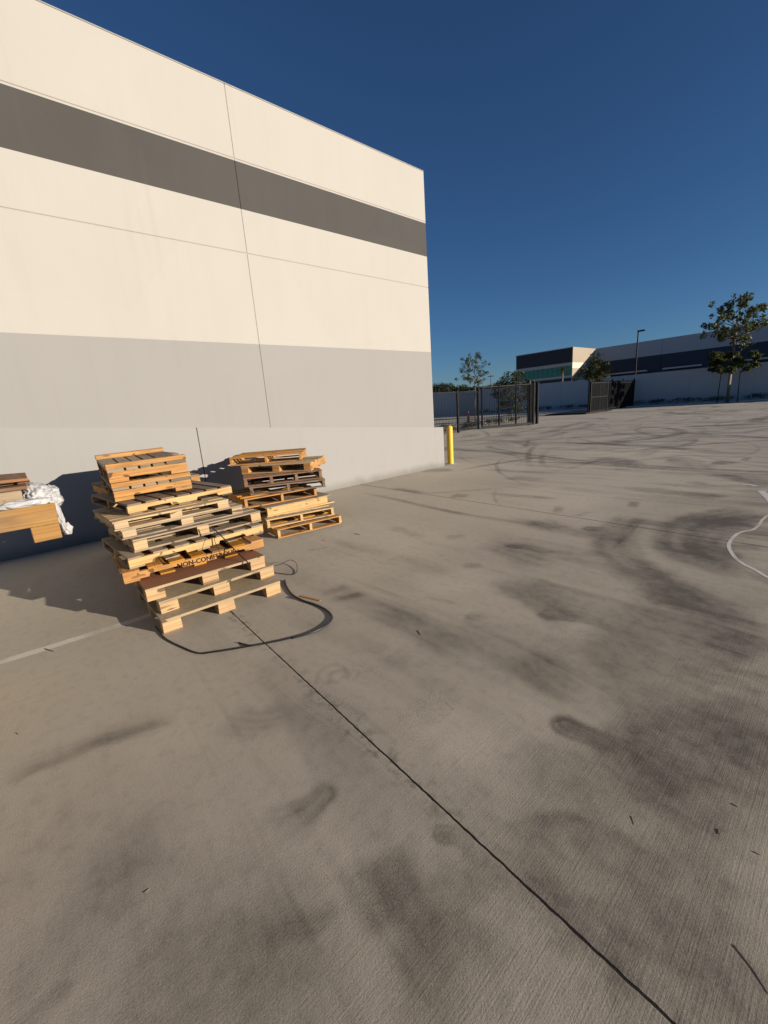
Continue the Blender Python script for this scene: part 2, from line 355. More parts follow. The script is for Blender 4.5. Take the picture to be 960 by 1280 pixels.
for P_, w_, d_ in ((RR((700, 40), (960, 240)), .9, .34), (RR((500, 560), (960, 640)), .55, .30), (RR((40, 560), (300, 760)), .35, .28), (RL((100, 560), (800, 700)), .32, .26), (R6((400, 560), (960, 720)), .9, .30), (RL((200, 800), (960, 820)), .25, .22),
                   (R6((300, 860), (960, 940)), .9, .26), (RR((300, 300), (960, 480)), .4, .2), (RL((0, 420), (400, 480)), .3, .16), (RC((500, 700), (900, 900)), .5, .2)):
    mark(P_, w_, d_, fade=.15)
for k in range(70):       # lanes of rubber and dust along the direction trucks drive
    y = random.uniform(.9, 3.5) if k % 2 else random.uniform(3, 16); x = random.uniform(-3.5, 6); l = random.uniform(1.5, 6); b_ = random.uniform(-.5, .5)
    mark([(x, y), (x+l*.5, y+b_*.4+random.uniform(-.1, .1)), (x+l, y+b_)], random.uniform(.04, .28), random.uniform(.12, .36), crisp=random.choice([0, .8, -.8]), fade=random.choice([.08, .3]), head=(k % 5 == 0))
# paler, scrubbed patches; the widest far band paints in grazing-sun brightness
mark(RR((230, 520), (300, 600), (350, 680)), .14, .5, lightm); mark(RC((500, 480), (560, 590)), .35, .45, lightm); mark(RC((100, 400), (300, 520)), .7, .3, lightm)
mark(RR((60, 60), (160, 130), (300, 200)), .25, .3, lightm); mark(RL((300, 180), (520, 60)), .25, .25, lightm)
for P_, w_ in ((RC((300, 60), (960, 90)), 1.2), (R6((0, 60), (960, 40)), 5.0), (R6((0, 150), (420, 220)), 1.0), (RC((0, 300), (500, 420)), .7)): mark(P_, w_, .55, lightm)
for k in range(30):
    x, y = random.uniform(-8, 16), random.uniform(3, 40); mark([(x, y), (x+random.uniform(-2, 2), y+random.uniform(-2, 2))], random.uniform(.4, 1.4), random.uniform(.2, .5), lightm)
# map-cracked patches
for P, w_ in ((RC((130, 940), (200, 880), (320, 800)), .16), (R6((120, 700), (240, 730)), .45), (R6((380, 560), (560, 580)), .35), (RR((60, 40), (200, 100)), .22), (RL((930, 430), (1000, 560)), .12), (RR((250, 690), (380, 720)), .08), (RL((760, 20), (900, 100)), .16)):
    mark(P, w_, .9, crk, fade=.05)
_t = np.clip((np.hypot(GX, GY)-6)/14, 0, 1); lightm = np.clip(lightm+.55*_t*_t*(3-2*_t), 0, 1)  # pales the ground with distance, sun brightness put into the colour
verts = np.stack([GX, GY, np.zeros_like(GX)], 1)
faces = []
ii = np.arange(NR-1)[:, None]*NA+np.arange(NA-1)[None, :]
fq = np.stack([ii, ii+1, ii+NA+1, ii+NA], -1)[:, :, ::-1].reshape(-1, 4)
jj = np.arange(NR-1)*NA
fw = np.stack([jj+NA-1, jj, jj+NA, jj+2*NA-1], -1)[:, ::-1]
fq = np.concatenate([fq, fw]).astype(np.int32)
me = bpy.data.meshes.new('yard_ground'); nf = len(fq)
me.vertices.add(len(verts)+1); me.vertices.foreach_set('co', np.concatenate([verts, [[0, 0, 0]]]).ravel().astype(np.float32))
tri = np.stack([np.full(NA, len(verts)), np.arange(NA), (np.arange(NA)+1) % NA], -1).astype(np.int32)
loops = np.concatenate([fq.ravel(), tri.ravel()]); me.loops.add(len(loops)); me.loops.foreach_set('vertex_index', loops)
ls = np.concatenate([np.arange(nf)*4, nf*4+np.arange(NA)*3]); me.polygons.add(nf+NA); me.polygons.foreach_set('loop_start', ls.astype(np.int32))
me.update(calc_edges=True); me.validate()
bm_flip = me.polygons[0].normal.z < 0
if bm_flip: me.flip_normals()
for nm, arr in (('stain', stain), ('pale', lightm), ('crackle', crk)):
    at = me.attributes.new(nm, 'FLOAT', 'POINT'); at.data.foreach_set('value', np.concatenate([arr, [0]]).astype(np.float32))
gm, nt, b = newmat('yard_concrete', .85, spec=.25); g = NG(nt)
tc = g.n('ShaderNodeTexCoord').outputs['Object']; sp = g.n('ShaderNodeSeparateXYZ'); g.l(tc, sp.inputs[0]); X, Y = sp.outputs[0], sp.outputs[1]
def attr(nm):
    a = g.n('ShaderNodeAttribute'); a.attribute_name = nm; return a.outputs['Fac']
n_big = g.noise(tc, .28, 5, .55); n_mid = g.noise(tc, 1.6, 5, .6); n_sm = g.noise(tc, 14, 5, .65); n_fine = g.noise(tc, 130, 3, .7); n_grit = g.noise(tc, 420, 2, .6)
base = g.mix(g.mapr(n_big, .3, .7), (.57, .495, .385), (.435, .375, .29))
base = g.mix(g.mapr(n_mid, .35, .7, 0, .5), base, (.50, .43, .325))
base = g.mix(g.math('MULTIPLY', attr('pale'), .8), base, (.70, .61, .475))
base = g.mix(g.mapr(n_sm, .5, .8, 0, .42), base, (.27, .235, .19))
st = g.math('MULTIPLY', attr('stain'), g.math('ADD', g.mapr(n_sm, .3, .7, .9, 1.3), g.mapr(n_mid, .3, .7, -.2, .25)))
st = g.math('MULTIPLY', st, g.mapr(n_fine, .3, .7, .7, 1.15), clamp=True)
def streak(rot, sx, sy, off, lo, hi):
    mv = g.mapping(wv0, (sx, sy, 1), (0, 0, math.radians(rot)), (off, off*1.7, 0)); return g.mapr(g.noise(mv, 1, 4, .6), lo, hi, 0, 1, True)
_n = g.n('ShaderNodeTexNoise'); g.l(tc, _n.inputs['Vector']); _n.inputs['Scale'].default_value = .35; _n.inputs['Detail'].default_value = 2
_m = g.n('ShaderNodeVectorMath', operation='MULTIPLY_ADD'); g.l(_n.outputs['Color'], _m.inputs[0]); _m.inputs[1].default_value = (.7, .7, 0); g.l(tc, _m.inputs[2]); wv0 = _m.outputs[0]
sk = g.math('MAXIMUM', g.math('MULTIPLY', streak(6, .16, 6.5, 3, .50, .72), .6), g.math('MAXIMUM', g.math('MULTIPLY', streak(-9, .12, 2.4, 11, .46, .70), .55), g.math('MULTIPLY', streak(17, .2, 12, 7, .55, .75), .5)))
sk = g.math('MULTIPLY', g.math('MULTIPLY', sk, g.mapr(n_mid, .38, .62, .15, 1.1)), g.mapr(g.math('ADD', n_big, g.math('MULTIPLY', g.math('ADD', X, g.math('MULTIPLY', Y, .5)), .035)), .38, .60, .08, 1))
st = g.math('ADD', st, g.math('MULTIPLY', sk, g.mapr(n_fine, .3, .7, .6, 1.1)), clamp=True)
base = g.mix(g.math('MULTIPLY', st, .92), base, (.075, .062, .049))
base = g.mix(g.mapr(n_fine, .35, .7, 0, .28), base, (.25, .21, .16))
base = g.mix(g.mapr(n_grit, .52, .68, 0, .55), base, (.10, .09, .075))
# fine crackle
wv = g.n('ShaderNodeMix', data_type='VECTOR'); nn3 = g.n('ShaderNodeTexNoise'); g.l(tc, nn3.inputs['Vector']); nn3.inputs['Scale'].default_value = 9
wv.inputs[0].default_value = .06; g.l(tc, wv.inputs[4]); g.l(nn3.outputs['Color'], wv.inputs[5])
vo = g.n('ShaderNodeTexVoronoi', feature='DISTANCE_TO_EDGE'); g.l(wv.outputs[1], vo.inputs['Vector']); vo.inputs['Scale'].default_value = 62
ck = g.math('MULTIPLY', g.math('LESS_THAN', vo.outputs['Distance'], .035), g.math('MULTIPLY', attr('crackle'), g.math('GREATER_THAN', n_mid, .47)))
base = g.mix(g.math('MULTIPLY', ck, .38), base, (.07, .06, .05))
# saw-cut joints: one at Y ~ 1, others every 4.4 m, and across
wob = g.math('MULTIPLY', g.math('SUBTRACT', g.noise(tc, 22, 2, .5), .5), .010)
def seg(v, pos, w): return g.math('SUBTRACT', 1.0, g.mapr(g.math('ABSOLUTE', g.math('SUBTRACT', g.math('ADD', v, wob), pos)), w*.55, w, 0, 1))
ya = g.math('ADD', Y, g.math('MULTIPLY', X, .040))       # the near joint runs a touch off square
joint = seg(ya, .958, .0058); grime = g.math('SUBTRACT', 1.0, g.mapr(g.math('ABSOLUTE', g.math('SUBTRACT', ya, .95)), .0, .09, 0, 1))
for py in (5.36, 9.76, 14.2, 18.6, 23, 27.4, 31.8): joint = g.math('MAXIMUM', joint, seg(ya, py, .009))
for px_ in (5.2, 9.6, 14.0, 18.4): joint = g.math('MAXIMUM', joint, seg(X, px_, .009))
gri = g.math('MULTIPLY', g.math('MULTIPLY', grime, g.mapr(n_sm, .5, .62)), g.mapr(n_mid, .4, .6, .1, .55))
base = g.mix(gri, base, (.09, .078, .06))
base = g.mix(joint, base, (.018, .015, .012))
g.l(base, b.inputs['Base Color'])
g.l(g.mapr(st, 0, .6, .88, .72), b.inputs['Roughness'])
# broom finish: fine ridges roughly across the yard + grit
wv2 = g.n('ShaderNodeTexWave', wave_type='BANDS', bands_direction='Y'); g.l(g.mapping(tc, (1, 1, 1), (0, 0, math.radians(88))), wv2.inputs['Vector'])
wv2.inputs['Scale'].default_value = 34; wv2.inputs['Distortion'].default_value = 4.0; wv2.inputs['Detail'].default_value = 3; wv2.inputs['Detail Scale'].default_value = 2.5
bn = g.noise(g.mapping(tc, (210, 5, 1), (0, 0, math.radians(-2))), 1, 3, .55); bn2 = g.noise(g.mapping(tc, (90, 2.2, 1), (0, 0, math.radians(3))), 1, 2, .5)
broom = g.math('MULTIPLY', g.math('ADD', bn, g.math('MULTIPLY', bn2, .8)), g.mapr(g.math('ADD', X, g.math('MULTIPLY', n_mid, .8)), -1.3, .3, .18, .85, True))
peb = g.noise(tc, 150, 3, .6)
h = g.math('ADD', g.math('MULTIPLY', n_fine, .8), g.math('ADD', broom, g.math('MULTIPLY', peb, .8)))
h = g.math('ADD', h, g.math('MULTIPLY', n_sm, 1.2)); h = g.math('SUBTRACT', h, g.math('MULTIPLY', joint, 5.0)); h = g.math('ADD', h, g.math('MULTIPLY', n_mid, 3.0))
g.bump(h, .55, .0016, b)
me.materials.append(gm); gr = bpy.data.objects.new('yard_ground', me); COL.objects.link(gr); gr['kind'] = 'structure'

# painted line beside the near stack and the curved white line at the right
def linemat(name, col, wear):
    m, nt, b = newmat(name, .7, col); g = NG(nt); p = g.n('ShaderNodeTexCoord').outputs['Object']
    n1 = g.noise(p, 35, 4, .7); n2 = g.noise(p, 3, 3, .5)
    c = g.mix(g.mapr(n1, .4, .7, 0, .6), col, (.32, .28, .22)); g.l(c, b.inputs['Base Color'])
    t = g.n('ShaderNodeBsdfTransparent'); mx = g.n('ShaderNodeMixShader')
    f = g.math('MULTIPLY', g.mapr(n1, .35, .55, wear, 1), g.mapr(n2, .3, .5, .6, 1)); g.l(f, mx.inputs[0]); g.l(t.outputs[0], mx.inputs[1]); g.l(b.outputs[0], mx.inputs[2])
    g.l(mx.outputs[0], nt.nodes['Material Output'].inputs[0]); return m
def ribbon(name, P, w, mat, z=.0014):
    S = spline(P, 8); mb = MB(); L = R = None
    for i in range(len(S)):
        d = S[min(i+1, len(S)-1)]-S[max(i-1, 0)]; d /= np.linalg.norm(d)+1e-9; nrm = np.array([-d[1], d[0]])
        ww = w[0]+(w[1]-w[0])*i/(len(S)-1) if isinstance(w, tuple) else w
        l, r = S[i]+nrm*ww/2*random.uniform(.9, 1.1), S[i]-nrm*ww/2*random.uniform(.9, 1.1)
        if L is not None: mb.poly([(*L, z), (*l, z), (*r, z), (*R, z)])
        L, R = l, r
    o = mb.build(name, mat, fixn=False); o['kind'] = 'structure'
    if o.data.polygons[0].normal.z < 0: o.data.flip_normals()
    return o
LM = linemat('worn_line', (.76, .70, .58), .7); LM2 = linemat('white_line', (.82, .79, .72), .6)
ribbon('painted_line', [gnd(-330, 926), gnd(0, 828), gnd(100, 797), gnd(262, 746)], .085, LM)
ribbon('painted_line', RZ((820, 1200), (700, 1145), (600, 1085), (500, 1035), (430, 985), (380, 920), (362, 860), (395, 800), (440, 760)), .032, LM2)
ribbon('painted_line', RZ((440, 760), (500, 740), (570, 728), (620, 695), (660, 640), (711, 595), (770, 540)), .03, LM)
ribbon('painted_line', RZ((760, 500), (711, 440), (680, 410), (650, 380)), .09, LM2); ribbon('painted_line', RZ((610, 340), (560, 328), (480, 322)), .08, LM)
c_ = gnd(562, 583)

# ------------------------------------------------------------------ main building
XW = -7.4
def px(p): return p
Wb = empty('warehouse_building', (XW-15, -8, 0)); ib = Wb.matrix_world
tag(Wb, 'large cream and grey concrete warehouse with a dark grey stripe, filling the left side', 'warehouse')
OX, OY = XW-15, -8.0
YC = onX(533, 300, XW)[1]; ZT = onX(526, 213, XW)[2]; YJ = onX(309, 320, XW)[1]
zS1 = onX(528, 278, XW)[2]; zS0 = onX(530, 320, XW)[2]; zJ = onX(532, 359, XW)[2]; zG = onX(536, 440, XW)[2]
print('wall', YC, ZT, YJ, zS1, zS0, zJ, zG)
def bx(mb, x0, x1, y0, y1, z0, z1): mb.box(x0-OX, x1-OX, y0-OY, y1-OY, z0, z1)
mats = WALLP.node_tree
thr = [n for n in mats.nodes if n.type == 'MATH' and n.operation == 'GREATER_THAN']
for n_, v_ in zip(thr, (zG, zS0, zS1)): n_.inputs[1].default_value = v_
gap = .0038
cols = [(-24.0, -15.6), (-15.6, -8.8), (-8.8, -2.6), (-2.6, YJ), (YJ, YC)]
cols = [(-24.0, YJ-2*10.4), (YJ-20.8, YJ-10.4), (YJ-10.4, YJ), (YJ, YC)]
mb = MB()
for y0, y1 in cols:
    for z0, z1 in ((.0, zJ), (zJ, zS1+.03), (zS1+.03, ZT)):
        bx(mb, XW-.17, XW, y0+(gap if y0 > -24 else 0), y1-(gap if y1 < YC-.1 else 0), z0+(gap if z0 > 0 else 0), z1-(gap if z1 < ZT else 0))
mb.build('wall', WALLP, Wb, bevel=.006)
mb = MB(); bx(mb, XW-30, XW-.172, -24, YC-.002, 0, ZT-.35); bx(mb, XW-.165, XW-.009, -23.99, YC-.012, .01, ZT-.012)
mb.build('wall', WALLP, Wb)
mb = MB(); bx(mb, XW-.19, XW+.003, -24, YC+.003, ZT+.001, ZT+.018); mb.build('roof_edge', CAPM, Wb, bevel=.004)
mb = MB(); bx(mb, XW-29.9, XW-.175, -23.9, YC-.05, ZT-.349, ZT-.30); mb.build('roof', CAPM, Wb)
mb = MB(); bx(mb, XW-30, XW-.172, YC-.15, YC+.001, ZT-.348, ZT); mb.build('roof_edge', WALLP, Wb)
# base wall with a sloping top, standing a little proud of the warehouse wall
Yb1 = onX(555, 560, XW+.03)[1]; XB = XW+.03
q0 = onX(0, 535, XB); q1 = onX(555, 534, XB); sl_ = (q1[2]-q0[2])/(q1[1]-q0[1]); topz = lambda y: q1[2]+(y-q1[1])*sl_
Yj2 = onX(250, 560, XB)[1]
B = empty('base_wall', (XB, Yb1, 0)); tag(B, 'low grey concrete base wall with a sloping top along the warehouse foot', 'low wall')
for y0, y1, nm in ((-18, Yj2-.008, 'wall_section'), (Yj2+.008, Yb1, 'wall_section')):
    mb = MB(); x0, x1 = -.36, 0.0; a, c = y0-Yb1, y1-Yb1
    if y1 < YC: x0 = -.027
    pts = [(x0, a, 0), (x1, a, 0), (x1, c, 0), (x0, c, 0)]; tp = [(p[0], p[1], topz(p[1]+Yb1)) for p in pts]
    if y1 > YC:   # wide only past the warehouse corner
        segs = [(-.027, a, YC-Yb1+.004), (-.36, YC-Yb1+.006, c)]
    else: segs = [(-.027, a, c)]
    for x0, a, c in segs:
        pts = [(x0, a, 0), (x1, a, 0), (x1, c, 0), (x0, c, 0)]; tp = [(p[0], p[1], topz(p[1]+Yb1)) for p in pts]
        V = pts+tp; k = len(mb.v); mb.v += V
        for q in ((0, 3, 2, 1), (4, 5, 6, 7), (0, 1, 5, 4), (1, 2, 6, 5), (2, 3, 7, 6), (3, 0, 4, 7)): mb.f.append([k+i for i in q]); mb.uv.append([(0, 0)]*4)
    mb.build(nm, BASEP, B)
mb = MB(); mb.box(-.022, -.004, Yj2-.0078-Yb1, Yj2+.0078-Yb1, 0, topz(Yj2)-.02); mb.build('joint_filler', GREYST, B)

# bollard
P = gnd(563.3, 580); Bo = empty('bollard', (P[0], P[1], 0)); tag(Bo, 'yellow steel bollard at the end of the grey base wall', 'bollard')
mb = MB(); hb = onX(561, 532, P[0])[2]; r = .082; prof = [(r, 0), (r, hb-.06), (r*.93, hb-.035), (r*.72, hb-.012), (r*.4, hb-.002), (.001, hb)]
sg = 28; k = len(mb.v)
for rr_, z in prof:
    for i in range(sg): mb.v.append((rr_*math.cos(6.2832*i/sg), rr_*math.sin(6.2832*i/sg), z))
for j in range(len(prof)-1):
    for i in range(sg): i2 = (i+1) % sg; mb.f.append([j*sg+i, j*sg+i2, (j+1)*sg+i2, (j+1)*sg+i]); mb.uv.append([(0, 0)]*4)
mb.build('post', YELP, Bo, smooth=True)
mb = MB()
for (ra, rb, z) in ((.085, .20, .012),):
    for i in range(28):
        t0, t1 = 6.2832*i/28, 6.2832*(i+1)/28; mb.poly([(rb*math.cos(t0), rb*math.sin(t0), .003), (rb*math.cos(t1), rb*math.sin(t1), .003), (ra*math.cos(t1), ra*math.sin(t1), z), (ra*math.cos(t0), ra*math.sin(t0), z)])
mb.build('concrete_collar', FARW, Bo)

# ------------------------------------------------------------------ pallets
def pl_common(root, mb, name, mat): return mb.build(name, mat, root, bevel=.0022)
def deck(root, name, W_, D_, z0, z1, mat, along, n, bw, jit=.002, bands=None, edge=None, missing=()):
    """boards: along='y' run parallel to the front, 'x' run front to back"""
    mb = MB()
    span = D_ if along == 'y' else W_
    ps = [bw/2+(span-bw)*i/(n-1) for i in range(n)]
    for i, c in enumerate(ps):
        if i in missing: continue
        w = bw*random.uniform(.9, 1.05)/2; c += 0 if i in (0, n-1) else random.uniform(-.008, .008); e0, e1 = random.uniform(-.006, .004), random.uniform(-.004, .006)
        if along == 'y': mb.box(-min(c+w, D_), -max(c-w, 0), e0, W_+e1, z0, z1, 'y', jit)
        else: mb.box(-D_-e1, e0*.5, max(c-w, 0), min(c+w, W_), z0, z1, 'x', jit)
    return mb.build(name, mat, root, bevel=.002)
def stringer_side(root, x, W_, z0, z1, mat, thick=.038, notch=True, notches=None):
    """long stringer along y with two notches on its lower edge"""
    if notches is None: notches = [(.155*W_, .38*W_), (.62*W_, .845*W_)] if notch else []
    nh = (z1-z0)*.42; o = [(0, z0)]
    for a, b_ in notches: o += [(a, z0), (a+.012, z0+nh), (b_-.012, z0+nh), (b_, z0)]
    o += [(W_, z0), (W_, z1), (0, z1)]
    mb = MB(); ou = random.uniform(0, 30); uv = [(p[0]+ou, p[1]) for p in o]
    A_ = [(x, p[0], p[1]) for p in o]; B_ = [(x-thick, p[0], p[1]) for p in o]
    mb.v += A_+B_; n = len(o); mb.f.append(list(range(n))); mb.uv.append(uv); mb.f.append([n+i for i in reversed(range(n))]); mb.uv.append([uv[i] for i in reversed(range(n))])
    for i in range(n):
        j = (i+1) % n; mb.f.append([i, n+i, n+j, j]); mb.uv.append([(uv[i][0], .5), (uv[i][0], .54), (uv[j][0], .54), (uv[j][0], .5)])
    return mb.build('stringer', mat, root, bevel=.0018)
def make_pallet(kind, W_, D_, h, mw, md=None, rot180=False):
    """front edge runs along +y from origin at its left end; depth goes to -x"""
    md = md or mw; r = empty('pallet', (0, 0, 0))
    if kind == 'blocks_sheet':
        mb = MB(); mb.box(-D_, .0, 0, W_, h-.022, h, 'y'); mb.build('top_sheet', md, r, bevel=.001)
        mb = MB(); mb.box(.0008, .003, .001, W_-.001, h-.0215, h-.0005, 'y'); mb.build('sheet_edge', W_PALE, r)
        for i in range(3):
            for j in range(3):
                bw, bl = .105, .14; y0 = .003+(W_-.006-bl)*j/2; x1 = -.003-(D_-.006-bw)*i/2
                mb = MB(); mb.box(x1-bw, x1, y0, y0+bl, 0, h-.0225, 'x', .002)
                mb.build('block', mw, r, bevel=.002)
    elif kind == 'side':      # long notched stringers face the front
        for k in range(3):
            stringer_side(r, -.002-(D_-.045)*k/2, W_, .016, h-.018, mw)
        deck(r, 'top_deck', W_, D_, h-.0175, h, md, 'x', 7, .125)
        deck(r, 'bottom_deck', W_, D_, 0, .0155, md, 'x', 5, .12)
    elif kind == 'end':       # three stringer ends face the front
        for k in range(3):
            y0 = .003+(W_-.006-(.11 if W_ > .9 else .07))*k/2; wd = .11 if W_ > .9 else .07
            mb = MB(); mb.box(-D_+.003, -.003, y0, y0+wd, .016, h-.018, 'x', .002); mb.build('stringer', mw, r, bevel=.002)
        deck(r, 'top_deck', W_, D_, h-.0175, h, md, 'y', 7, .115)
        deck(r, 'bottom_deck', W_, D_, 0, .0155, md, 'y', 4, .13)
    elif kind == 'end_thin':
        for k in range(3):
            y0 = .003+(W_-.006-.04)*k/2
            mb = MB(); mb.box(-D_+.003, -.003, y0, y0+.04, .016, h-.018, 'x', .002); mb.build('stringer', mw, r, bevel=.002)
        deck(r, 'top_deck', W_, D_, h-.0175, h, md, 'y', 6, .095, missing=(3,))
        deck(r, 'bottom_deck', W_, D_, 0, .0155, md, 'y', 3, .10)
    elif kind == 'posts4':
        for k in range(4):
            y0 = .003+(W_-.006-.045)*k/3
            mb = MB(); mb.box(-D_+.003, -.003, y0, y0+.045, .016, h-.018, 'x', .002); mb.build('stringer', mw, r, bevel=.002)
        deck(r, 'top_deck', W_, D_, h-.0175, h, md, 'y', 6, .15)
        deck(r, 'bottom_deck', W_, D_, 0, .0155, md, 'y', 3, .11)
    elif kind == 'closed':    # solid front rail under an overhanging sheet
        for k in range(3):
            mb = MB(); x1 = -.002-(D_-.045)*k/2; mb.box(x1-.04, x1, 0.01, W_, .017, h-.013, 'y', .002); mb.build('rail', mw, r, bevel=.002)
        mb = MB(); mb.box(-D_, .02, -.02, W_+.05, h-.0125, h, 'y', .003); mb.build('top_sheet', md, r, bevel=.001)
        mb = MB(); mb.box(-.12, .015, -.01, W_+.11, 0, .0165, 'y', .002); mb.box(-D_, -D_+.12, -.01, W_+.02, 0, .0165, 'y', .002); mb.box(-D_/2-.06, -D_/2+.06, 0, W_, 0, .0165, 'y'); mb.build('bottom_board', mw, r, bevel=.002)
    elif kind == 'small':     # small pallet: feet, rail, cross slats and an edge board on top
        for k in range(3):
            x1 = -.002-(D_-.05)*k/2; zf = h*.2
            for y0 in (0, W_-.16): 
                mb = MB(); mb.box(x1-.05, x1, y0, y0+.16, 0, zf, 'y', .002); mb.build('foot', mw, r, bevel=.002)
            mb = MB(); mb.box(x1-.05, x1+.001, 0, W_, zf+.0005, h*.56, 'y', .002); mb.build('rail', mw, r, bevel=.002)
        mb = MB(); ys = [0, .17, .30, .42, .55, W_]
        for i in range(5):
            y0, y1 = ys[i], ys[i+1]-(.022 if i < 4 else 0); mb.box(-D_, random.uniform(-.01, -.002), y0*W_/.75 if i else 0, y1*W_/.75 if i < 4 else W_, h*.565, h*.745, 'x', .002)
        mb.build('slats', md, r, bevel=.002)
        for e0, e1 in ((-.085, .004), (-D_, -D_+.085)):
            mb = MB(); mb.box(e0, e1, -.005, W_+.005, h*.75, h, 'y', .003); mb.build('edge_board', mw, r, bevel=.002)
    return r
def reg(o, s, x, y): return (o[0]+x/s, o[1]+y/s)
A_ = (120, 660); B_ = (110, 550); C_ = (120, 620); E_ = (260, 550)
GRP1 = 'pallets in the near stack'; GRP2 = 'pallets in the stack beside the wall'
near = [
 ('blocks_sheet', 1.02, 1.02, 0.000, .117, W_BLK, PLY, A_, 4, (325, 465), (930, 260), 'pale pressed-board pallet on nine blocks at the bottom of the near stack'),
 ('blocks_sheet', 1.02, 1.02, .118, .225, W_BLK, PLY, A_, 4, (312, 372), (888, 185), 'pressed-board block pallet second from the ground in the near stack'),
 ('blocks_sheet', 1.02, 1.02, .226, .337, W_BLK, HARD, A_, 4, (243, 310), (848, 135), 'block pallet topped with smooth dark brown hardboard in the near stack'),
 ('side', 1.22, 1.02, .338, .434, W_ORG, W_ORG, A_, 4, (130, 230), (852, 50), 'orange-brown notched pallet stencilled along its side, resting on the brown hardboard'),
 ('side', 1.25, 1.02, .435, .535, W_YEL, W_GREY, C_, 4.174, (165, 328), (888, 140), 'yellow notched pallet directly on top of the stencilled pallet'),
 ('end', 1.22, 1.0, .536, .650, W_BLK, W_GREY, C_, 4.174, (188, 232), (882, 70), 'pale pallet with three wide stringer ends, crossed by the black strap, near stack'),
 ('end', 1.10, .92, .651, .745, W_PALE, W_GREY, C_, 4.174, (130, 178), (778, 42), 'weathered pale pallet second below the long yellow one in the near stack'),
 ('end', 1.02, .88, .746, .830, W_PALE, W_PALE, B_, 5.333, (165, 550), (930, 395), 'thin pale pallet directly under the bright yellow one in the near stack'),
 ('side', 1.02, 1.15, .831, .930, W_YEL, W_OLD, B_, 5.333, (268, 432), (908, 295), 'bright yellow pallet set askew under the small pallets of the near stack'),
]
stackinfo = []
def place(spec, grp):
    kind, W_, D_, z0, z1, mw, md, o, s, a, b_, lab = spec
    pa, pb = gnd(*reg(o, s, *a), z1), gnd(*reg(o, s, *b_), z1); yaw = math.atan2(-(pb[0]-pa[0]), pb[1]-pa[1])
    r = make_pallet(kind, W_, D_, z1-z0, mw, md); r.location = (pa[0], pa[1], z0); r.rotation_euler = (0, 0, yaw)
    tag(r, lab, 'pallet', grp); 
    if lab.startswith('bright yellow pallet set'): r.rotation_euler = (0, 0, math.radians(7)); r.location.y = .64
    stackinfo.append((lab[:30], pa, pb, np.linalg.norm(pb-pa))); return r
NP = [place(s, GRP1) for s in near]
# two small pallets on top
Rs = Matrix.Rotation(-.065, 3, 'Z')@Matrix.Rotation(.034, 3, 'Y')@Matrix.Rotation(.020, 3, 'X')
for k, lab in enumerate(('lower of the two small orange pallets on top of the near stack', 'small slatted orange pallet crowning the near stack')):
    q = make_pallet('small', .69, 1.2, .174, W_ORG, W_GREY); off = Rs@Vector((-.012*k, -.006*k, .177*k)); q.location = (-4.58+off.x, .598+off.y, .934+off.z)
    q.rotation_euler = Rs.to_euler(); tag(q, lab, 'pallet', GRP1)
for k in range(8):       # added pile right behind, mostly hidden, fills out the shadow on the wall
    q = make_pallet(['side', 'end', 'end_thin'][k % 3], 1.05, .85, .118, [W_OLD, W_ORG, W_PALE][k % 3], W_OLD); q.location = (-5.60+random.uniform(-.03, .03), .72-.03*k*.3+random.uniform(-.03, .03), k*.119+.001)
    q.rotation_euler = (0, 0, math.radians(random.uniform(-3, 3))); tag(q, 'added pallet in the mostly hidden pile that fills out the shadow on the wall', 'pallet', 'pallets added behind the near stack for its shadow')
for k in range(3):  # narrower pallets added out of view to raise the wall shadow
    q = make_pallet('end', .70, .85, .099, W_OLD, W_OLD); q.location = (-5.66, .80+.01*k, .954+.1*k); q.rotation_euler = (0, 0, 0)
    tag(q, 'added pallet in the mostly hidden pile that fills out the shadow on the wall', 'pallet', 'pallets added behind the near stack for its shadow')
# stencil on the fourth pallet
def textmesh(body, size, name, mat, parent, loc, rot, ext=.0006):
    cu = bpy.data.curves.new(name, 'FONT'); cu.body = body; cu.size = size; cu.extrude = ext; cu.space_character = 1.02; cu.offset = .0014
    t = bpy.data.objects.new(name, cu); COL.objects.link(t); dg = bpy.context.evaluated_depsgraph_get(); dg.update()
    me = bpy.data.meshes.new_from_object(t.evaluated_get(dg)); bpy.data.objects.remove(t); o = bpy.data.objects.new(name, me); me.materials.clear(); me.materials.append(mat)
    COL.objects.link(o); o.parent = parent; o.location = loc; o.rotation_euler = rot; return o
st0 = [c for c in NP[3].children if c.name.startswith('stringer')][0]
textmesh('NON-CONIFEROUS', .058, 'stencil', INK, st0, (.0005, .415, .023), (math.pi/2, 0, math.pi/2))
mb = MB(); mb.poly([(.0006, .05, .036), (.0006, .085, .030), (.0006, .13, .036), (.0006, .165, .033), (.0006, .16, .050), (.0006, .11, .054), (.0006, .07, .049)]); mb.build('smudged_stamp', wood('faded_stamp', (.30, .16, .07), (.12, .06, .03), 0, .6), st0, fixn=False)

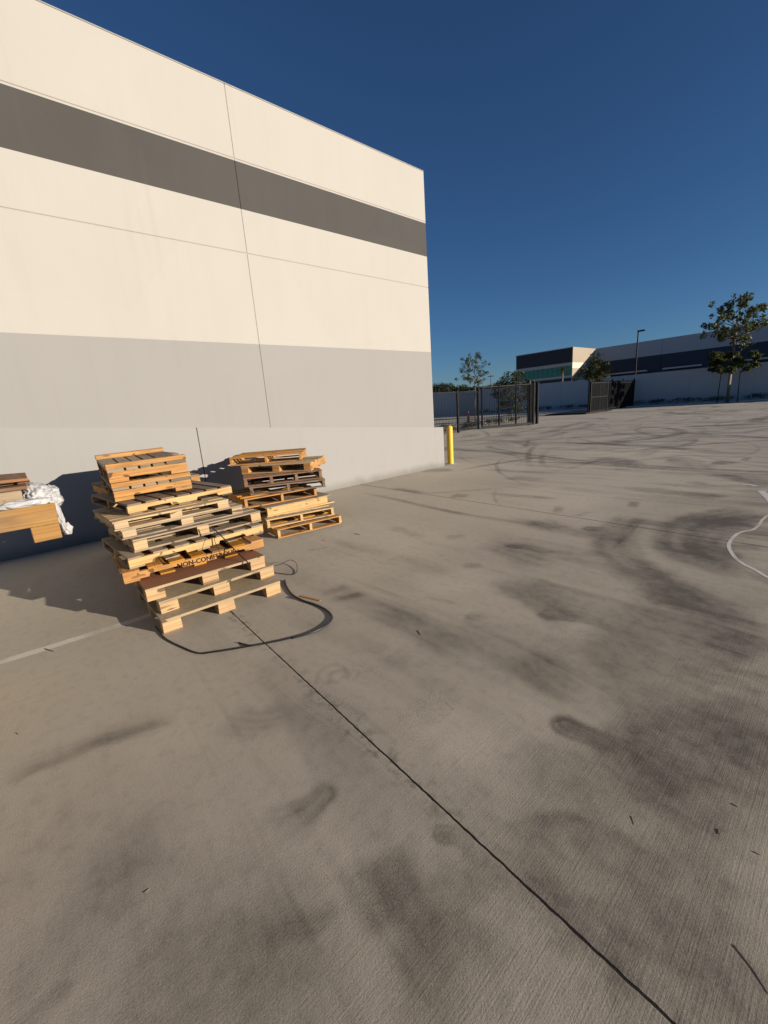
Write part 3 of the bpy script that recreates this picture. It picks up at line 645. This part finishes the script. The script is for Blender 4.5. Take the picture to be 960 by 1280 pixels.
far_ = [
 ('end_thin', 1.0, 1.0, .000, .125, W_YEL, W_ORG, E_, 5.333, (460, 600), (872, 505), 'open orange pallet lying on the ground under the stack beside the wall'),
 ('end_thin', 1.0, 1.0, .126, .245, W_YEL, W_PALE, E_, 5.333, (390, 533), (762, 462), 'pale yellow pallet second from the ground in the stack beside the wall'),
 ('closed', 1.0, 1.0, .246, .385, W_YEL, W_GREY, E_, 5.333, (388, 452), (762, 372), 'bright yellow pallet with a closed front rail in the stack beside the wall'),
 ('end_thin', 1.1, 1.0, .386, .520, W_ORG, W_ORG, E_, 5.333, (240, 398), (735, 312), 'orange-brown pallet resting on the closed yellow one beside the wall'),
 ('end_thin', 1.1, 1.0, .521, .640, W_OLD, W_OLD, E_, 5.333, (275, 318), (738, 266), 'dark weathered pallet in the middle of the stack beside the wall'),
 ('posts4', 1.15, 1.0, .641, .770, W_BRN, W_BRN, E_, 5.333, (235, 258), (722, 203), 'dark reddish-brown pallet with four stringer ends beside the wall'),
 ('end', 1.12, .9, .771, .900, W_ORG, W_PALE, E_, 5.333, (217, 176), (692, 148), 'orange pallet under the topmost one of the stack beside the wall'),
 ('end_thin', 1.12, .9, .901, 1.03, W_ORG, W_ORG, E_, 5.333, (140, 122), (707, 76), 'topmost slatted pallet of the stack beside the wall'),
]
FP = [place(s, GRP2) for s in far_]
for s in stackinfo: print(s[0], np.round(s[1], 2), np.round(s[2], 2), round(float(s[3]), 2))

# ------------------------------------------------------------------ straps, hose
def curve_thing(name, pts, r, mat, label, cat, seg=6, n=8, flat=1.0):
    P = [np.array(p, float) for p in pts]; Q = [2*P[0]-P[1]]+P+[2*P[-1]-P[-2]]; out = []
    for i in range(1, len(Q)-2):
        for t in np.linspace(0, 1, n, endpoint=False):
            a, b, c, d = Q[i-1:i+3]; out.append(.5*((2*b)+(c-a)*t+(2*a-5*b+4*c-d)*t*t+(3*b-a-3*c+d)*t**3))
    out.append(P[-1]); mb = MB(); mb.tube(out, r, seg); o = mb.build(name, mat, smooth=True); tag(o, label, cat); return o
HZ = lambda x, y, z=.008: gnd(190+x/4, 700+y/4, z)
curve_thing('hose', [HZ(663, 100), HZ(672, 130), HZ(700, 170), HZ(750, 200), HZ(810, 220), HZ(870, 248), HZ(900, 285), HZ(870, 325), HZ(800, 362), HZ(700, 390)], .0078, RUBBER, 'thick black rubber hose curving over the concrete beside the near stack', 'hose', 8)
curve_thing('strap', [HZ(710, 386, .008), HZ(600, 410, .006), HZ(500, 428, .006), HZ(400, 445, .006), HZ(300, 460, .006), HZ(230, 465, .006), HZ(150, 435, .006), HZ(80, 400, .006), HZ(45, 370, .006), HZ(15, 330, .006)], .006, STRAPM, 'thin black strap trailing along the ground in front of the near stack', 'strap')
curve_thing('strap', [HZ(430, 412, .006), HZ(460, 420, .006), HZ(490, 426, .018), HZ(540, 424, .006)], .005, STRAPM, 'short black strap end lying across the concrete joint', 'strap')
SP = lambda x, y, X: onX(100+x/2.824, 540+y/2.824, X)
fx = gnd(264, 660, .655)
curve_thing('strap', [SP(462, 333, -3.97), SP(500, 368, -3.88), SP(545, 415, -3.74), SP(595, 463, -3.55)], .0055, STRAPM, 'black strap hanging diagonally down the front of the near stack', 'strap')
curve_thing('strap', [SP(474, 350, -3.96), SP(476, 385, -3.86), SP(500, 440, -3.74)], .0025, STRAPM, 'thin black cord dangling over the stencilled pallet', 'cord')
curve_thing('strap', [HZ(590, 35, .13), HZ(640, 22, .08), HZ(690, 0, .05), HZ(720, 15, .03), HZ(725, 50, .01), HZ(705, 72, .006), HZ(650, 68, .006), HZ(600, 60, .006), HZ(575, 48, .01)], .0032, STRAPM, 'thin loop of black strap curling out right of the near stack', 'strap')
mb = MB(); a, c = HZ(738, 190), HZ(842, 215); d = nv(c-a); s_ = np.array([-d[1], d[0], 0])*.013
V = [a-s_, c-s_*.6, c+s_*.8, a+s_]; k = 0
for z in (.026, .034): mb.v += [(p[0], p[1], z) for p in V]
for q in ((0, 3, 2, 1), (4, 5, 6, 7), (0, 1, 5, 4), (1, 2, 6, 5), (2, 3, 7, 6), (3, 0, 4, 7)): mb.f.append(list(q)); mb.uv.append([(p*.1, .01*p) for p in range(4)])
tag(mb.build('wood_splinter', W_ORG), 'flat splinter of orange wood lying across the black hose', 'splinter')

# ------------------------------------------------------------------ pile cut by the left edge of the picture
L0 = onX(68, 629, -2.6); Lb = onX(80, 672, -2.6); x0, y1, zt = L0[0], L0[1], L0[2]; zb = Lb[2]+.0
GRP3 = 'pallets in the stack at the left edge'
hh = (zb-.002)/8.0
for k in range(8):        # supporting stack, set back beyond the overhanging skid
    q = make_pallet('end' if k % 2 else 'side', 1.2, 1.0, hh-.001, random.choice([W_ORG, W_PALE, W_YEL]), W_GREY)
    q.location = (x0-.05+random.uniform(-.04, .04), y1-.86-1.2+random.uniform(-.03, .03), k*hh); q.rotation_euler = (0, 0, math.radians(random.uniform(-3, 3)))
    tag(q, 'pallet of the mostly hidden stack that carries the overhanging skid', 'pallet', GRP3)
SK = empty('skid', (x0, y1-2.4, zb)); tag(SK, 'long orange plank skid with end blocks jutting in from the left edge', 'skid')
ht = zt-zb; hb_ = ht*.45
mb = MB(); mb.box(-.045, 0, 0, 2.4, hb_, ht, 'y', .003); mb.build('front_board', W_SKD, SK, bevel=.003)
mb = MB(); mb.box(-.9, -.855, 0, 2.4, hb_, ht-.002, 'y', .003); mb.build('rear_board', W_ORG, SK, bevel=.003)
mb = MB()
for i in range(18):
    yy = .02+i*.132; mb.box(-.853, -.047, yy, min(yy+.11, 2.38), ht-.03, ht-.008, 'x', .002)
mb.build('deck', W_GREY, SK, bevel=.002)
for xx in (0, -.79):
    for yy in (0, 1.12, 2.4-.115):
        mb = MB(); mb.box(xx-.11, xx-.001, yy, yy+.112, 0, hb_-.0005, 'x', .002); mb.build('block', W_SKD, SK, bevel=.003)
# broken small pallet on the skid
T0 = onX(35, 601, -2.95); t_h = .135
q = empty('broken_pallet', (-2.72, T0[1]-.78, zt)); q.rotation_euler = (0, 0, math.radians(0)); tag(q, 'weathered brown broken pallet lying on the skid next to white plastic', 'pallet')
mb = MB(); mb.box(-.5, -.46, .0, .72, .0, .085, 'y', .004); mb.build('stringer', W_GREY, q, bevel=.003)
mb = MB(); mb.box(-.07, -.0, 0, .745, .001, .072, 'y', .004); mb.build('stringer', W_GREY, q, bevel=.003)
mb = MB(); mb.box(-.14, .012, -.02, .77, .0755, .094, 'y', .004); mb.box(-.30, -.16, -.02, .79, .078, .097, 'y', .005); mb.box(-.53, -.38, 0, .76, .0865, .106, 'y', .006); mb.build('bottom_boards', W_BRN, q, bevel=.002)
mb = MB(); mb.box(-.10, -.04, 0, .72, .098, .117, 'y', .004); mb.build('stringer', W_OLD, q, bevel=.002)
mb = MB(); mb.box(-.45, .02, .52, .64, .119, .131, 'x', .004); mb.box(-.45, .02, .66, .78, .120, .132, 'x', .004); mb.box(-.45, .015, .2, .42, .119, .131, 'x', .004); mb.build('top_boards', W_BRN, q, bevel=.002)
# crumpled plastic wrap
def crumple(name, cs, mat, label):
    bm = bmesh.new()
    for (c, s, sub) in cs:
        r = bmesh.ops.create_icosphere(bm, subdivisions=sub, radius=1.0)
        from mathutils import noise as mn
        for v in r['verts']:
            n = v.co.normalized(); f = 1+.34*mn.noise(n*1.9+Vector(c)*5)+.30*(.5-abs(mn.noise(n*3.6+Vector(c)*9)))-.10*abs(mn.noise(n*8))
            v.co = Vector((n.x*s[0]*f+c[0], n.y*s[1]*f+c[1], n.z*s[2]*f+c[2]))
    me = bpy.data.meshes.new(name); bm.to_mesh(me); bm.free(); me.shade_smooth(); me.materials.append(mat); o = bpy.data.objects.new(name, me); COL.objects.link(o); tag(o, label, 'plastic wrap'); return o
c1 = onX(42, 619, -2.85); c2 = onX(60, 622, -2.9); c3 = onX(71, 640, -2.78); c4 = onX(84, 661, -2.82); c5 = onX(28, 630, -2.64); c6 = onX(77, 650, -2.8)
zf = max
crumple('plastic_wrap', [(c1, (.15, .06, .062), 5), (c2, (.14, .055, .06), 5), (c3, (.05, .016, .06), 4), (c6, (.03, .012, .06), 4), (c4, (.03, .022, .032), 4), (c5, (.03, .10, .018), 4)], WRAP, 'crumpled white plastic wrap heaped on the skid at the left edge')

# ------------------------------------------------------------------ steel fences and gates
def rail_fence(name, label, cat, p0, p1, h, posts, group=None, zb=.05, pitch=.115, rails=(.18, .97), pw=.05, top=BLACK, picket_r=.009, ph=0.0):
    p0, p1 = np.array(p0[:2]), np.array(p1[:2]); L = np.linalg.norm(p1-p0); d = (p1-p0)/L; a = math.atan2(d[1], d[0])
    r = empty(name, (p0[0], p0[1], 0), a); tag(r, label, cat, group)
    mb = MB()
    n = int(L/pitch)
    for i in range(n+1):
        x = i*L/n; mb.box(x-picket_r, x+picket_r, -picket_r, picket_r, zb, h-.02, 'z')
    mb.build('pickets', BLACK, r)
    for f in rails:
        z = zb+(h-zb)*f; mb = MB(); mb.box(0, L, -.03 if f > .9 else -.022, .03 if f > .9 else .022, z-.03, z+.03, 'x'); mb.build('rail', top if f > .9 or f < .1 else BLACK, r)
    for x in posts:
        mb = MB(); mb.box(x*L-pw, x*L+pw, -pw-.001, pw+.001, 0, h+ph, 'z'); mb.box(x*L-pw-.01, x*L+pw+.01, -pw-.012, pw+.012, h+ph, h+ph+.03, 'z'); mb.build('post', BLACK, r, bevel=.004)
    return r
XF = -15.4
F0 = gnd(573, 541); F1 = gnd(598, 536.5); F2 = gnd(661, 531.5); F3 = gnd(671, 529.7)
rail_fence('steel_fence', 'black steel picket fence between the bollard and the sliding gate', 'fence', (-15.6, 10.5), F0, 2.3, (0, .5, 1.0), 'black steel fences')
rail_fence('steel_fence', 'short black fence section between the left post and the sliding gate', 'fence', (F0[0], F0[1]+.12), (F1[0], F1[1]), 2.25, (1.0,), 'black steel fences', ph=.2)
G_ = rail_fence('sliding_gate', 'long black sliding gate with a heavy grey bottom rail, behind the bollard', 'gate', (F1[0]+.15, F1[1]+.1), (F2[0]+.1, F2[1]-.05), 2.5, (), None, .14, .105, (.0, .975), .05, GREYST, .011)
mb = MB(); L_ = np.linalg.norm((F2-F1)[:2]); mb.box(.05, L_, -.055, .055, .04, .145, 'x'); mb.build('bottom_beam', GREYST, G_)
for t in (.02, .35, .68, .98): mb = MB(); mb.box(t*L_-.035, t*L_+.035, -.04, .04, .1, 2.48, 'z'); mb.build('upright', BLACK, G_)
# hinge side posts
for k, (pp, lb) in enumerate(((F2, 'tall black gate post where the sliding gate ends'), ((F2+F3)/2, 'black gate post standing between the two tall end posts'), (F3, 'rightmost black gate post beside the open driveway'))):
    r = empty('gate_post', (pp[0], pp[1], 0)); tag(r, lb, 'gate post', 'gate posts at the end of the sliding gate'); mb = MB(); mb.box(-.075, .075, -.075, .075, 0, 2.62-.05*k, 'z'); mb.build('post', BLACK if k else GREYST, r, bevel=.005)
    mb = MB(); mb.box(-.09, .09, -.09, .09, 2.62-.05*k, 2.66-.05*k, 'z'); mb.build('cap', BLACK, r)
S0 = gnd(735, 517); S1 = gnd(797, 506.8)
rail_fence('steel_fence', 'black steel fence running back to the long far wall beyond the driveway', 'fence', S0, (-16.4, 49.2), 2.65, (0, .2, .45, .7, .98), 'black steel fences', picket_r=.014, ph=.12, rails=(.06, .93))
rail_fence('driveway_gate', 'black swing gate standing open beyond the driveway under the small tree', 'gate', S0+np.array([.12, .1, 0]), gnd(758, 514.5), 2.55, (.0, 1.0), None, .1, .10, (.02, .5, .97), .04, BLACK, .013)

# hydrant beyond the fence
P = gnd(585.5, 527.5); r = empty('fire_hydrant', (P[0], P[1], 0)); tag(r, 'small red fire hydrant seen through the fence right of the bollard', 'fire hydrant')
mb = MB(); mb.tube([(0, 0, 0), (0, 0, .06)], .17, 12); mb.tube([(0, 0, .06), (0, 0, .62)], .11, 12); mb.tube([(0, 0, .62), (0, 0, .68)], .145, 12); mb.tube([(0, 0, .68), (0, 0, .80)], .12, 12, .03); mb.build('barrel', REDP, r)
for s in (-1, 1): mb = MB(); mb.tube([(0, .1*s, .5), (0, .2*s, .5)], .06, 10); mb.build('outlet', WHITEP, r)
mb = MB(); mb.tube([(0, 0, .80), (0, 0, .88)], .035, 6); mb.build('operating_nut', WHITEP, r)

# ------------------------------------------------------------------ far wall, kerb and planting
wa = np.array([-60, 45.3]); wb = np.array([22, 51.8]); wd = nv([wb[0]-wa[0], wb[1]-wa[1], 0])
_p, _q = gnd(673, 514.3), gnd(960, 499.5); sl2 = (_q[1]-_p[1])/(_q[0]-_p[0]); a2 = math.atan(sl2)
ww = empty('boundary_wall', (_p[0], _p[1], 0), a2); tag(ww, 'long grey concrete boundary wall across the far side of the yard', 'wall')
mb = MB(); xs = list(np.arange(-34, 52, 6.1))
for i in range(len(xs)-1): mb.box(xs[i]+.006, xs[i+1]-.006, 0, .2, 0, 3.15, 'x')
mb.build('wall', FARW, ww)
mb = MB(); mb.box(xs[0], xs[-1], .05, .15, 0, 3.1, 'x'); mb.build('backing', DARK, ww)
mb = MB(); mb.box(xs[0], xs[-1], -.02, .22, 3.151, 3.20, 'x'); mb.build('wall_cap', FARW, ww)
SOIL = sheetmat('planting_soil', (.03, .02, .015), (.015, .01, .008), 12)
ax_ = empty('planting_bed', (_p[0], _p[1], 0), a2); ax_['kind'] = 'structure'
mb = MB(); mb.box(-34, 52, -2.2, -.002, .002, .10, 'x'); o = mb.build('soil', SOIL, ax_)
mb = MB(); mb.box(-34, 52, -2.36, -2.202, 0, .14, 'x'); o = mb.build('kerb', FARW, ax_, bevel=.02)
# ------------------------------------------------------------------ far buildings
Z1 = 8.48
f1 = paint('office_paint', [(.05, .05, .06), (.30, .30, .31), (.02, .02, .02), (.30, .30, .31), (.045, .047, .06)], [3.6, 4.42, 4.87, 6.0])
def fbox(name, mat, root, org, x0, x1, y0, y1, z0, z1): mb = MB(); mb.box(x0-org[0], x1-org[0], y0-org[1], y1-org[1], z0, z1, 'x'); return mb.build(name, mat, root)
og = (-35, 64.8); O = empty('office_building', (*og, 0)); tag(O, 'two-tone office block with a green window band and sunlit beige end', 'building')
BEIGE = paint('beige_paint', [(.36, .30, .22), (.70, .62, .48), (.36, .30, .22)], [5.55, 6.35], mott=.1)
OD = paint('office_dark', [(.035, .035, .045)]); OL = paint('office_light', [(.42, .40, .38)])
fbox('wall', OD, O, og, -39.65, -30.32, 64.8, 72.6, 6.40, Z1); fbox('wall', OL, O, og, -39.65, -30.32, 64.8, 72.6, 5.95, 6.399); fbox('wall', OL, O, og, -39.65, -30.32, 64.8, 72.6, 4.2, 4.55); fbox('wall', OD, O, og, -39.65, -30.32, 64.8, 72.6, 0, 4.199)
fbox('wall', OD, O, og, -39.4, -30.32, 65.0, 72.6, 4.551, 5.949)
fbox('end_wall', BEIGE, O, og, -30.319, -30.22, 64.75, 72.68, 0, Z1+.05); fbox('roof_edge', OL, O, og, -39.7, -30.22, 64.72, 64.80, Z1-.02, Z1+.08)
w_ = 9.3/12
for i in range(12): 
    o = fbox('window', GLASS, O, og, -39.6+i*w_+.03, -39.6+(i+1)*w_-.03, 64.83, 64.9, 4.56, 5.94)
for i in range(13): fbox('mullion', OD, O, og, -39.6+i*w_-.025, -39.6+i*w_+.025, 64.82, 64.96, 4.551, 5.949)
og = (0, 72.7); Wf = empty('distant_warehouse', (*og, 0)); tag(Wf, 'long low warehouse with a grey upper band and dark blue-grey band, beyond the far wall', 'warehouse')
WL = paint('distant_light', [(.33, .355, .40)]); WD = paint('distant_dark', [(.028, .038, .062)])
xs = [-30.2, -21, -12, -3, 6, 15, 24, 33, 42, 60]
for i in range(len(xs)-1):
    fbox('wall', WL, Wf, og, xs[i]+.015, xs[i+1]-.015, 72.7, 73, 6.4, Z1); 
    fbox('wall', WD, Wf, og, xs[i]+.015, xs[i+1]-.015, 72.7, 73, 0, 6.399)
    fbox('canopy', OL, Wf, og, xs[i]+.5, xs[i+1]-(4.0 if i % 2 else 1.6), 71.9, 72.699, 4.25, 4.45)
    fbox('dock_door', DARK, Wf, og, xs[i]+1.0, xs[i]+4.4, 72.66, 72.699, 0, 4.0); 
fbox('wall', WD, Wf, og, xs[0], xs[-1], 73.01, 100, 0, Z1-.3); fbox('roof_edge', OL, Wf, og, xs[0], xs[-1], 72.68, 73.02, Z1+.001, Z1+.06)
# lamp pole
P = onY(794, 470, 62); zt_ = onY(795.5, 415, 62)[2]; r = empty('lamp_post', (P[0], 62, 0)); tag(r, 'tall dark lamp post rising behind the far wall in front of the distant warehouse', 'lamp post')
mb = MB(); mb.tube([(0, 0, 0), (0, 0, zt_)], .11, 8, .08); mb.build('pole', BLACK, r); mb = MB(); mb.box(-.05, .75, -.18, .18, zt_-.02, zt_+.14, 'x'); mb.build('lamp_head', BLACK, r)
P = onY(613.7, 475, 90); r = empty('utility_pole', (P[0], 90, 0)); z_ = onY(613.7, 468, 90)[2]; tag(r, 'thin distant utility pole just right of the young tree behind the fence', 'pole')
mb = MB(); mb.tube([(0, 0, 0), (0, 0, z_)], .1, 6); mb.build('pole', BARK, r); mb = MB(); mb.box(-.9, .9, -.06, .06, z_-.5, z_-.35, 'x'); mb.build('crossarm', BARK, r)

# ------------------------------------------------------------------ trees
def leaf_cloud(mb, c, s, n, lf, up=.0, R=None):
    R = R or random
    for _ in range(n):
        d = Vector((R.gauss(0, 1), R.gauss(0, 1), R.gauss(0, 1))); d = d.normalized()*(R.random()**.45)
        p = Vector((c[0]+d.x*s[0], c[1]+d.y*s[1], c[2]+d.z*s[2]+up)); a = Vector((R.gauss(0, 1), R.gauss(0, 1), R.gauss(0, .8))).normalized()
        b = a.cross(Vector((R.gauss(0, 1), R.gauss(0, 1), R.gauss(0, 1)))).normalized(); l = lf*R.uniform(.6, 1.3)
        mb.poly([p-a*l, p+b*l*.38, p+a*l, p-b*l*.38])
def tree(name, loc, hgt, crown, label, trunk_r=.06, nb=14, nl=36, lf=.09, clump=.32, low=None, stems=1, stakes=False, mat=None, seed=1, fork=.45, group='young trees by the far wall and fence', den=1.0):
    """crown = (zmin, zmax, rx, ry)"""
    R = random.Random(seed); r = empty(name, (loc[0], loc[1], 0), R.uniform(0, .3)); tag(r, label, 'tree', group)
    z0, z1, rx, ry = crown; tb = MB(); lb = MB(); mat = mat or LEAF
    for s in range(stems):
        ox = (s-(stems-1)/2)*.55 if stems > 1 else 0
        zf_ = z0+(z1-z0)*fork*.4
        pts = [(ox*(1-.3*k/4)+R.gauss(0, .02), R.gauss(0, .02), zf_*k/4) for k in range(5)]; tb.tube(pts, trunk_r, 7, trunk_r*.7)
        top = Vector(pts[-1]); 
    tips = []
    for i in range(nb):
        th = 6.283*i/nb*1.618*2+R.uniform(-.3, .3); f = (i+.5)/nb; zz = z0+(z1-z0)*(.08+.9*f); q = math.sin(math.pi*min(.97, max(.1, f*.86+.1)))
        rad = R.uniform(.55, 1.0)*q; tip = Vector((rx*rad*math.cos(th), ry*rad*math.sin(th), zz))
        st = top.lerp(Vector((0, 0, z1*.9)), max(0, f-.35)*.8); mid = st.lerp(tip, .5)+Vector((R.gauss(0, .08), R.gauss(0, .08), -.12*(z1-z0)*R.random()))
        tb.tube([st, st.lerp(mid, .5)+Vector((R.gauss(0, .04), R.gauss(0, .04), .02)), mid, tip], trunk_r*.42, 5, trunk_r*.10)
        tips += [tip, mid.lerp(tip, .55)]
        for k in range(3):
            t2 = tip+Vector((R.gauss(0, clump*.9), R.gauss(0, clump*.9), R.gauss(0, clump*.7))); tb.tube([mid.lerp(tip, .6), t2], trunk_r*.14, 4, trunk_r*.06); tips.append(t2)
    for t in tips:
        if R.random() < den: leaf_cloud(lb, t, (clump*R.uniform(.5, 1),)*2+(clump*R.uniform(.4, .8),), int(nl*R.uniform(.5, 1.3)), lf, R=R)
    if low:
        for k in range(26): leaf_cloud(lb, (R.gauss(0, low[2]*.5), R.gauss(0, low[2]*.4), R.uniform(low[0], low[1])), (clump*.8, clump*.8, clump*.55), nl*5, lf*1.2, R=R)
    tb.build('trunk', BARK, r, smooth=True); lb.build('crown', mat, r, fixn=False)
    if stakes:
        for sx in (-.7, .7): k = MB(); k.tube([(sx, 0, 0), (sx*.9, 0, 2.6)], .035, 6); k.build('stake', BLACK, r)
    return r
P1 = onY(594, 520, 24.5)
tree('young_tree', (P1[0], 24.5), 4.8, (2.7, 4.75, 1.0, 1.0), 'open-crowned young tree just behind the fence, left of the office block', .05, 20, 22, .065, .2, seed=3, den=.95)
P3 = onY(909, 490, 47.2)
T3 = tree('young_tree', (P3[0], 47.6), 8.7, (4.7, 8.5, 2.5, 2.4), 'tallest tree, airy crown over a bushy clump, before the far wall at right', .13, 24, 24, .17, .42, low=(2.7, 4.2, 1.7), stems=1, stakes=True, seed=8, den=.95)
P2 = onY(744, 490, 43)
tree('young_tree', (P2[0], 43), 4.6, (2.7, 4.6, 1.35, 1.2), 'small bushy tree over the driveway gate, in front of the warehouse corner', .06, 18, 44, .10, .42, seed=5, mat=leafmat('olive_leaves', (.06, .075, .02), (.15, .13, .04)))
P4 = onY(640, 490, 31)
tree('young_tree', (P4[0], 31), 3.7, (.6, 3.7, 2.0, 1.4), 'low spreading dark tree behind the sliding gate', .05, 26, 46, .085, .36, seed=9, mat=LEAFD)
# small palm beyond the wall
P = onY(703, 480, 56); zc = onY(703, 457, 56)[2]; r = empty('palm_tree', (P[0], 56, 0)); tag(r, 'small green palm rising behind the far wall before the office windows', 'palm tree')
mb = MB(); mb.tube([(0, 0, 0), (0, 0, zc-.5)], .13, 7, .09); mb.build('trunk', BARK, r); mb = MB()
for i in range(26):
    th = i*2.4; el = random.uniform(-.2, 1.3); L = random.uniform(.9, 1.4); pv = None
    for k in range(7):
        t = k/6; p = Vector((math.cos(th)*L*t*math.cos(el), math.sin(th)*L*t*math.cos(el), zc-.5+L*t*math.sin(el)-.5*t*t)); wv_ = Vector((-math.sin(th), math.cos(th), 0))*.09*(1-t*.7)
        if pv: mb.poly([pv[0], p+wv_, p-wv_, pv[1]])
        pv = (p+wv_, p-wv_)
mb.build('crown', LEAF, r, fixn=False)
# far dark trees on the skyline
for k, (xp, yp, rad) in enumerate(((528, 484, 3.2), (552, 482.5, 3.0), (575, 484, 3.0), (592, 486, 2.5), (610, 484.5, 3.0), (630, 481, 3.4), (648, 478, 3.2))):
    P = onY(xp, yp, 88+3*(k % 3)); R = random.Random(k); z_ = P[2]; r = empty('background_tree', (P[0], P[1], 0)); lb = MB(); tb = MB(); tb.tube([(0, 0, 0), (0, 0, z_*.6)], .2, 6); tb.build('trunk', BARK, r)
    for j in range(46): leaf_cloud(lb, (R.gauss(0, rad*.6), R.gauss(0, rad*.4), z_*(.3+.72*R.random()**.8)), (rad*.4, rad*.4, z_*.13), 70, .30, R=R)
    lb.build('crown', LEAFD, r, fixn=False)
    tag(r, ['dark rounded far tree nearest the warehouse corner', 'dark far tree above the fence left of the bollard line', 'far tree directly above the yellow bollard', 'low far tree left of the young tree trunk', 'far tree just right of the young tree trunk', 'far tree above the middle of the sliding gate', 'dark far tree touching the left end of the office block'][k], 'tree', 'dark trees on the far skyline')
# low planting along the fence and in the bed
def shrub(x, y, rad, hgt, label, R, group, z=0.0):
    r = empty('shrub', (x, y, z)); lb = MB(); tb = MB()
    for j in range(5): th = R.uniform(0, 6.28); tb.tube([(0, 0, 0), (math.cos(th)*rad*.5, math.sin(th)*rad*.5, hgt*.7)], .012, 4)
    tb.build('stems', BARK, r)
    for j in range(9): leaf_cloud(lb, (R.gauss(0, rad*.45), R.gauss(0, rad*.45), hgt*R.uniform(.3, .75)), (rad*.4, rad*.4, hgt*.25), 22, .06, R=R)
    lb.build('foliage', LEAFD, r, fixn=False); tag(r, label, 'shrub', group)
R = random.Random(4)
for k in range(9): shrub(-17.1+R.uniform(-.3, .3), 19.6+k*1.0, .5, .5, 'low dark green shrub in the bed behind the black fence and gate', R, 'low shrubs behind the fence')
for k in range(46):
    xx = -33+k*1.07+R.uniform(-.4, .4); cy = _p[1]+(xx-_p[0])*sl2-1.1
    shrub(xx, cy, .8, .6, 'low dark shrub in the planting bed along the far wall', R, 'shrubs along the far wall', .10)
# soil bed by the driveway gate
mb = MB(); c_ = gnd(715, 516.5)
mb.box(S0[0]-3.2, S0[0]+.35, S0[1]-1.2, S0[1]+4.2, .002, .12, 'x'); o = mb.build('planting_bed', SOIL, bevel=.03); o['kind'] = 'structure'

# ------------------------------------------------------------------ twigs and scraps on the concrete
def twig(a, b_, r, label, mat, cat='twig', mid=(0, 0)):
    p, q = gnd(*a, r*.47), gnd(*b_, r*.47); m_ = (p+q)/2+np.array([mid[0], mid[1], .0]); mb = MB(); mb.tube([p, m_, q], r*.45, 6, r*.3); o = mb.build('twig', mat, smooth=True); tag(o, label, cat)
TW = metal('dark_twig', (.05, .03, .02), .8); RT = metal('red_twig', (.34, .12, .06), .7)
twig((914, 1004), (923, 1009), .0025, 'tiny dark twig, farthest of the three scraps at the right edge', TW)
twig((897, 1036), (899, 1043), .003, 'tiny black twig standing out left of the two others at right', TW)
twig((941, 1064), (951, 1069), .0022, 'tiny dark twig nearest the right edge, above the reddish twig', TW)
twig((917, 1181), (962, 1243), .0022, 'long thin reddish twig at the lower right edge', RT, mid=(.004, .003))
twig((789, 1020), (793, 1031), .0018, 'thin pale-brown twig right of the joint in the lower yard', RT)
twig((403, 675.5), (411, 674), .008, 'small red scrap on the concrete right of the stack beside the wall', REDP, 'scrap')
twig((522, 788), (526, 794), .004, 'small dark sliver on the concrete in the middle of the yard', TW)
twig((56, 811), (67, 814), .008, 'dark dried leaf beside the painted line', TW, 'leaf')
twig((20, 916), (23, 918), .004, 'tiny dark pebble in the lower left of the yard', TW, 'pebble')
twig((180, 1116), (187, 1111), .003, 'pale straw-like sliver in the lower left of the yard', W_PALE, 'straw')
twig((443, 667), (450, 668), .008, 'little dark scrap in front of the stack beside the wall', TW, 'scrap')
bpy.context.view_layer.update()
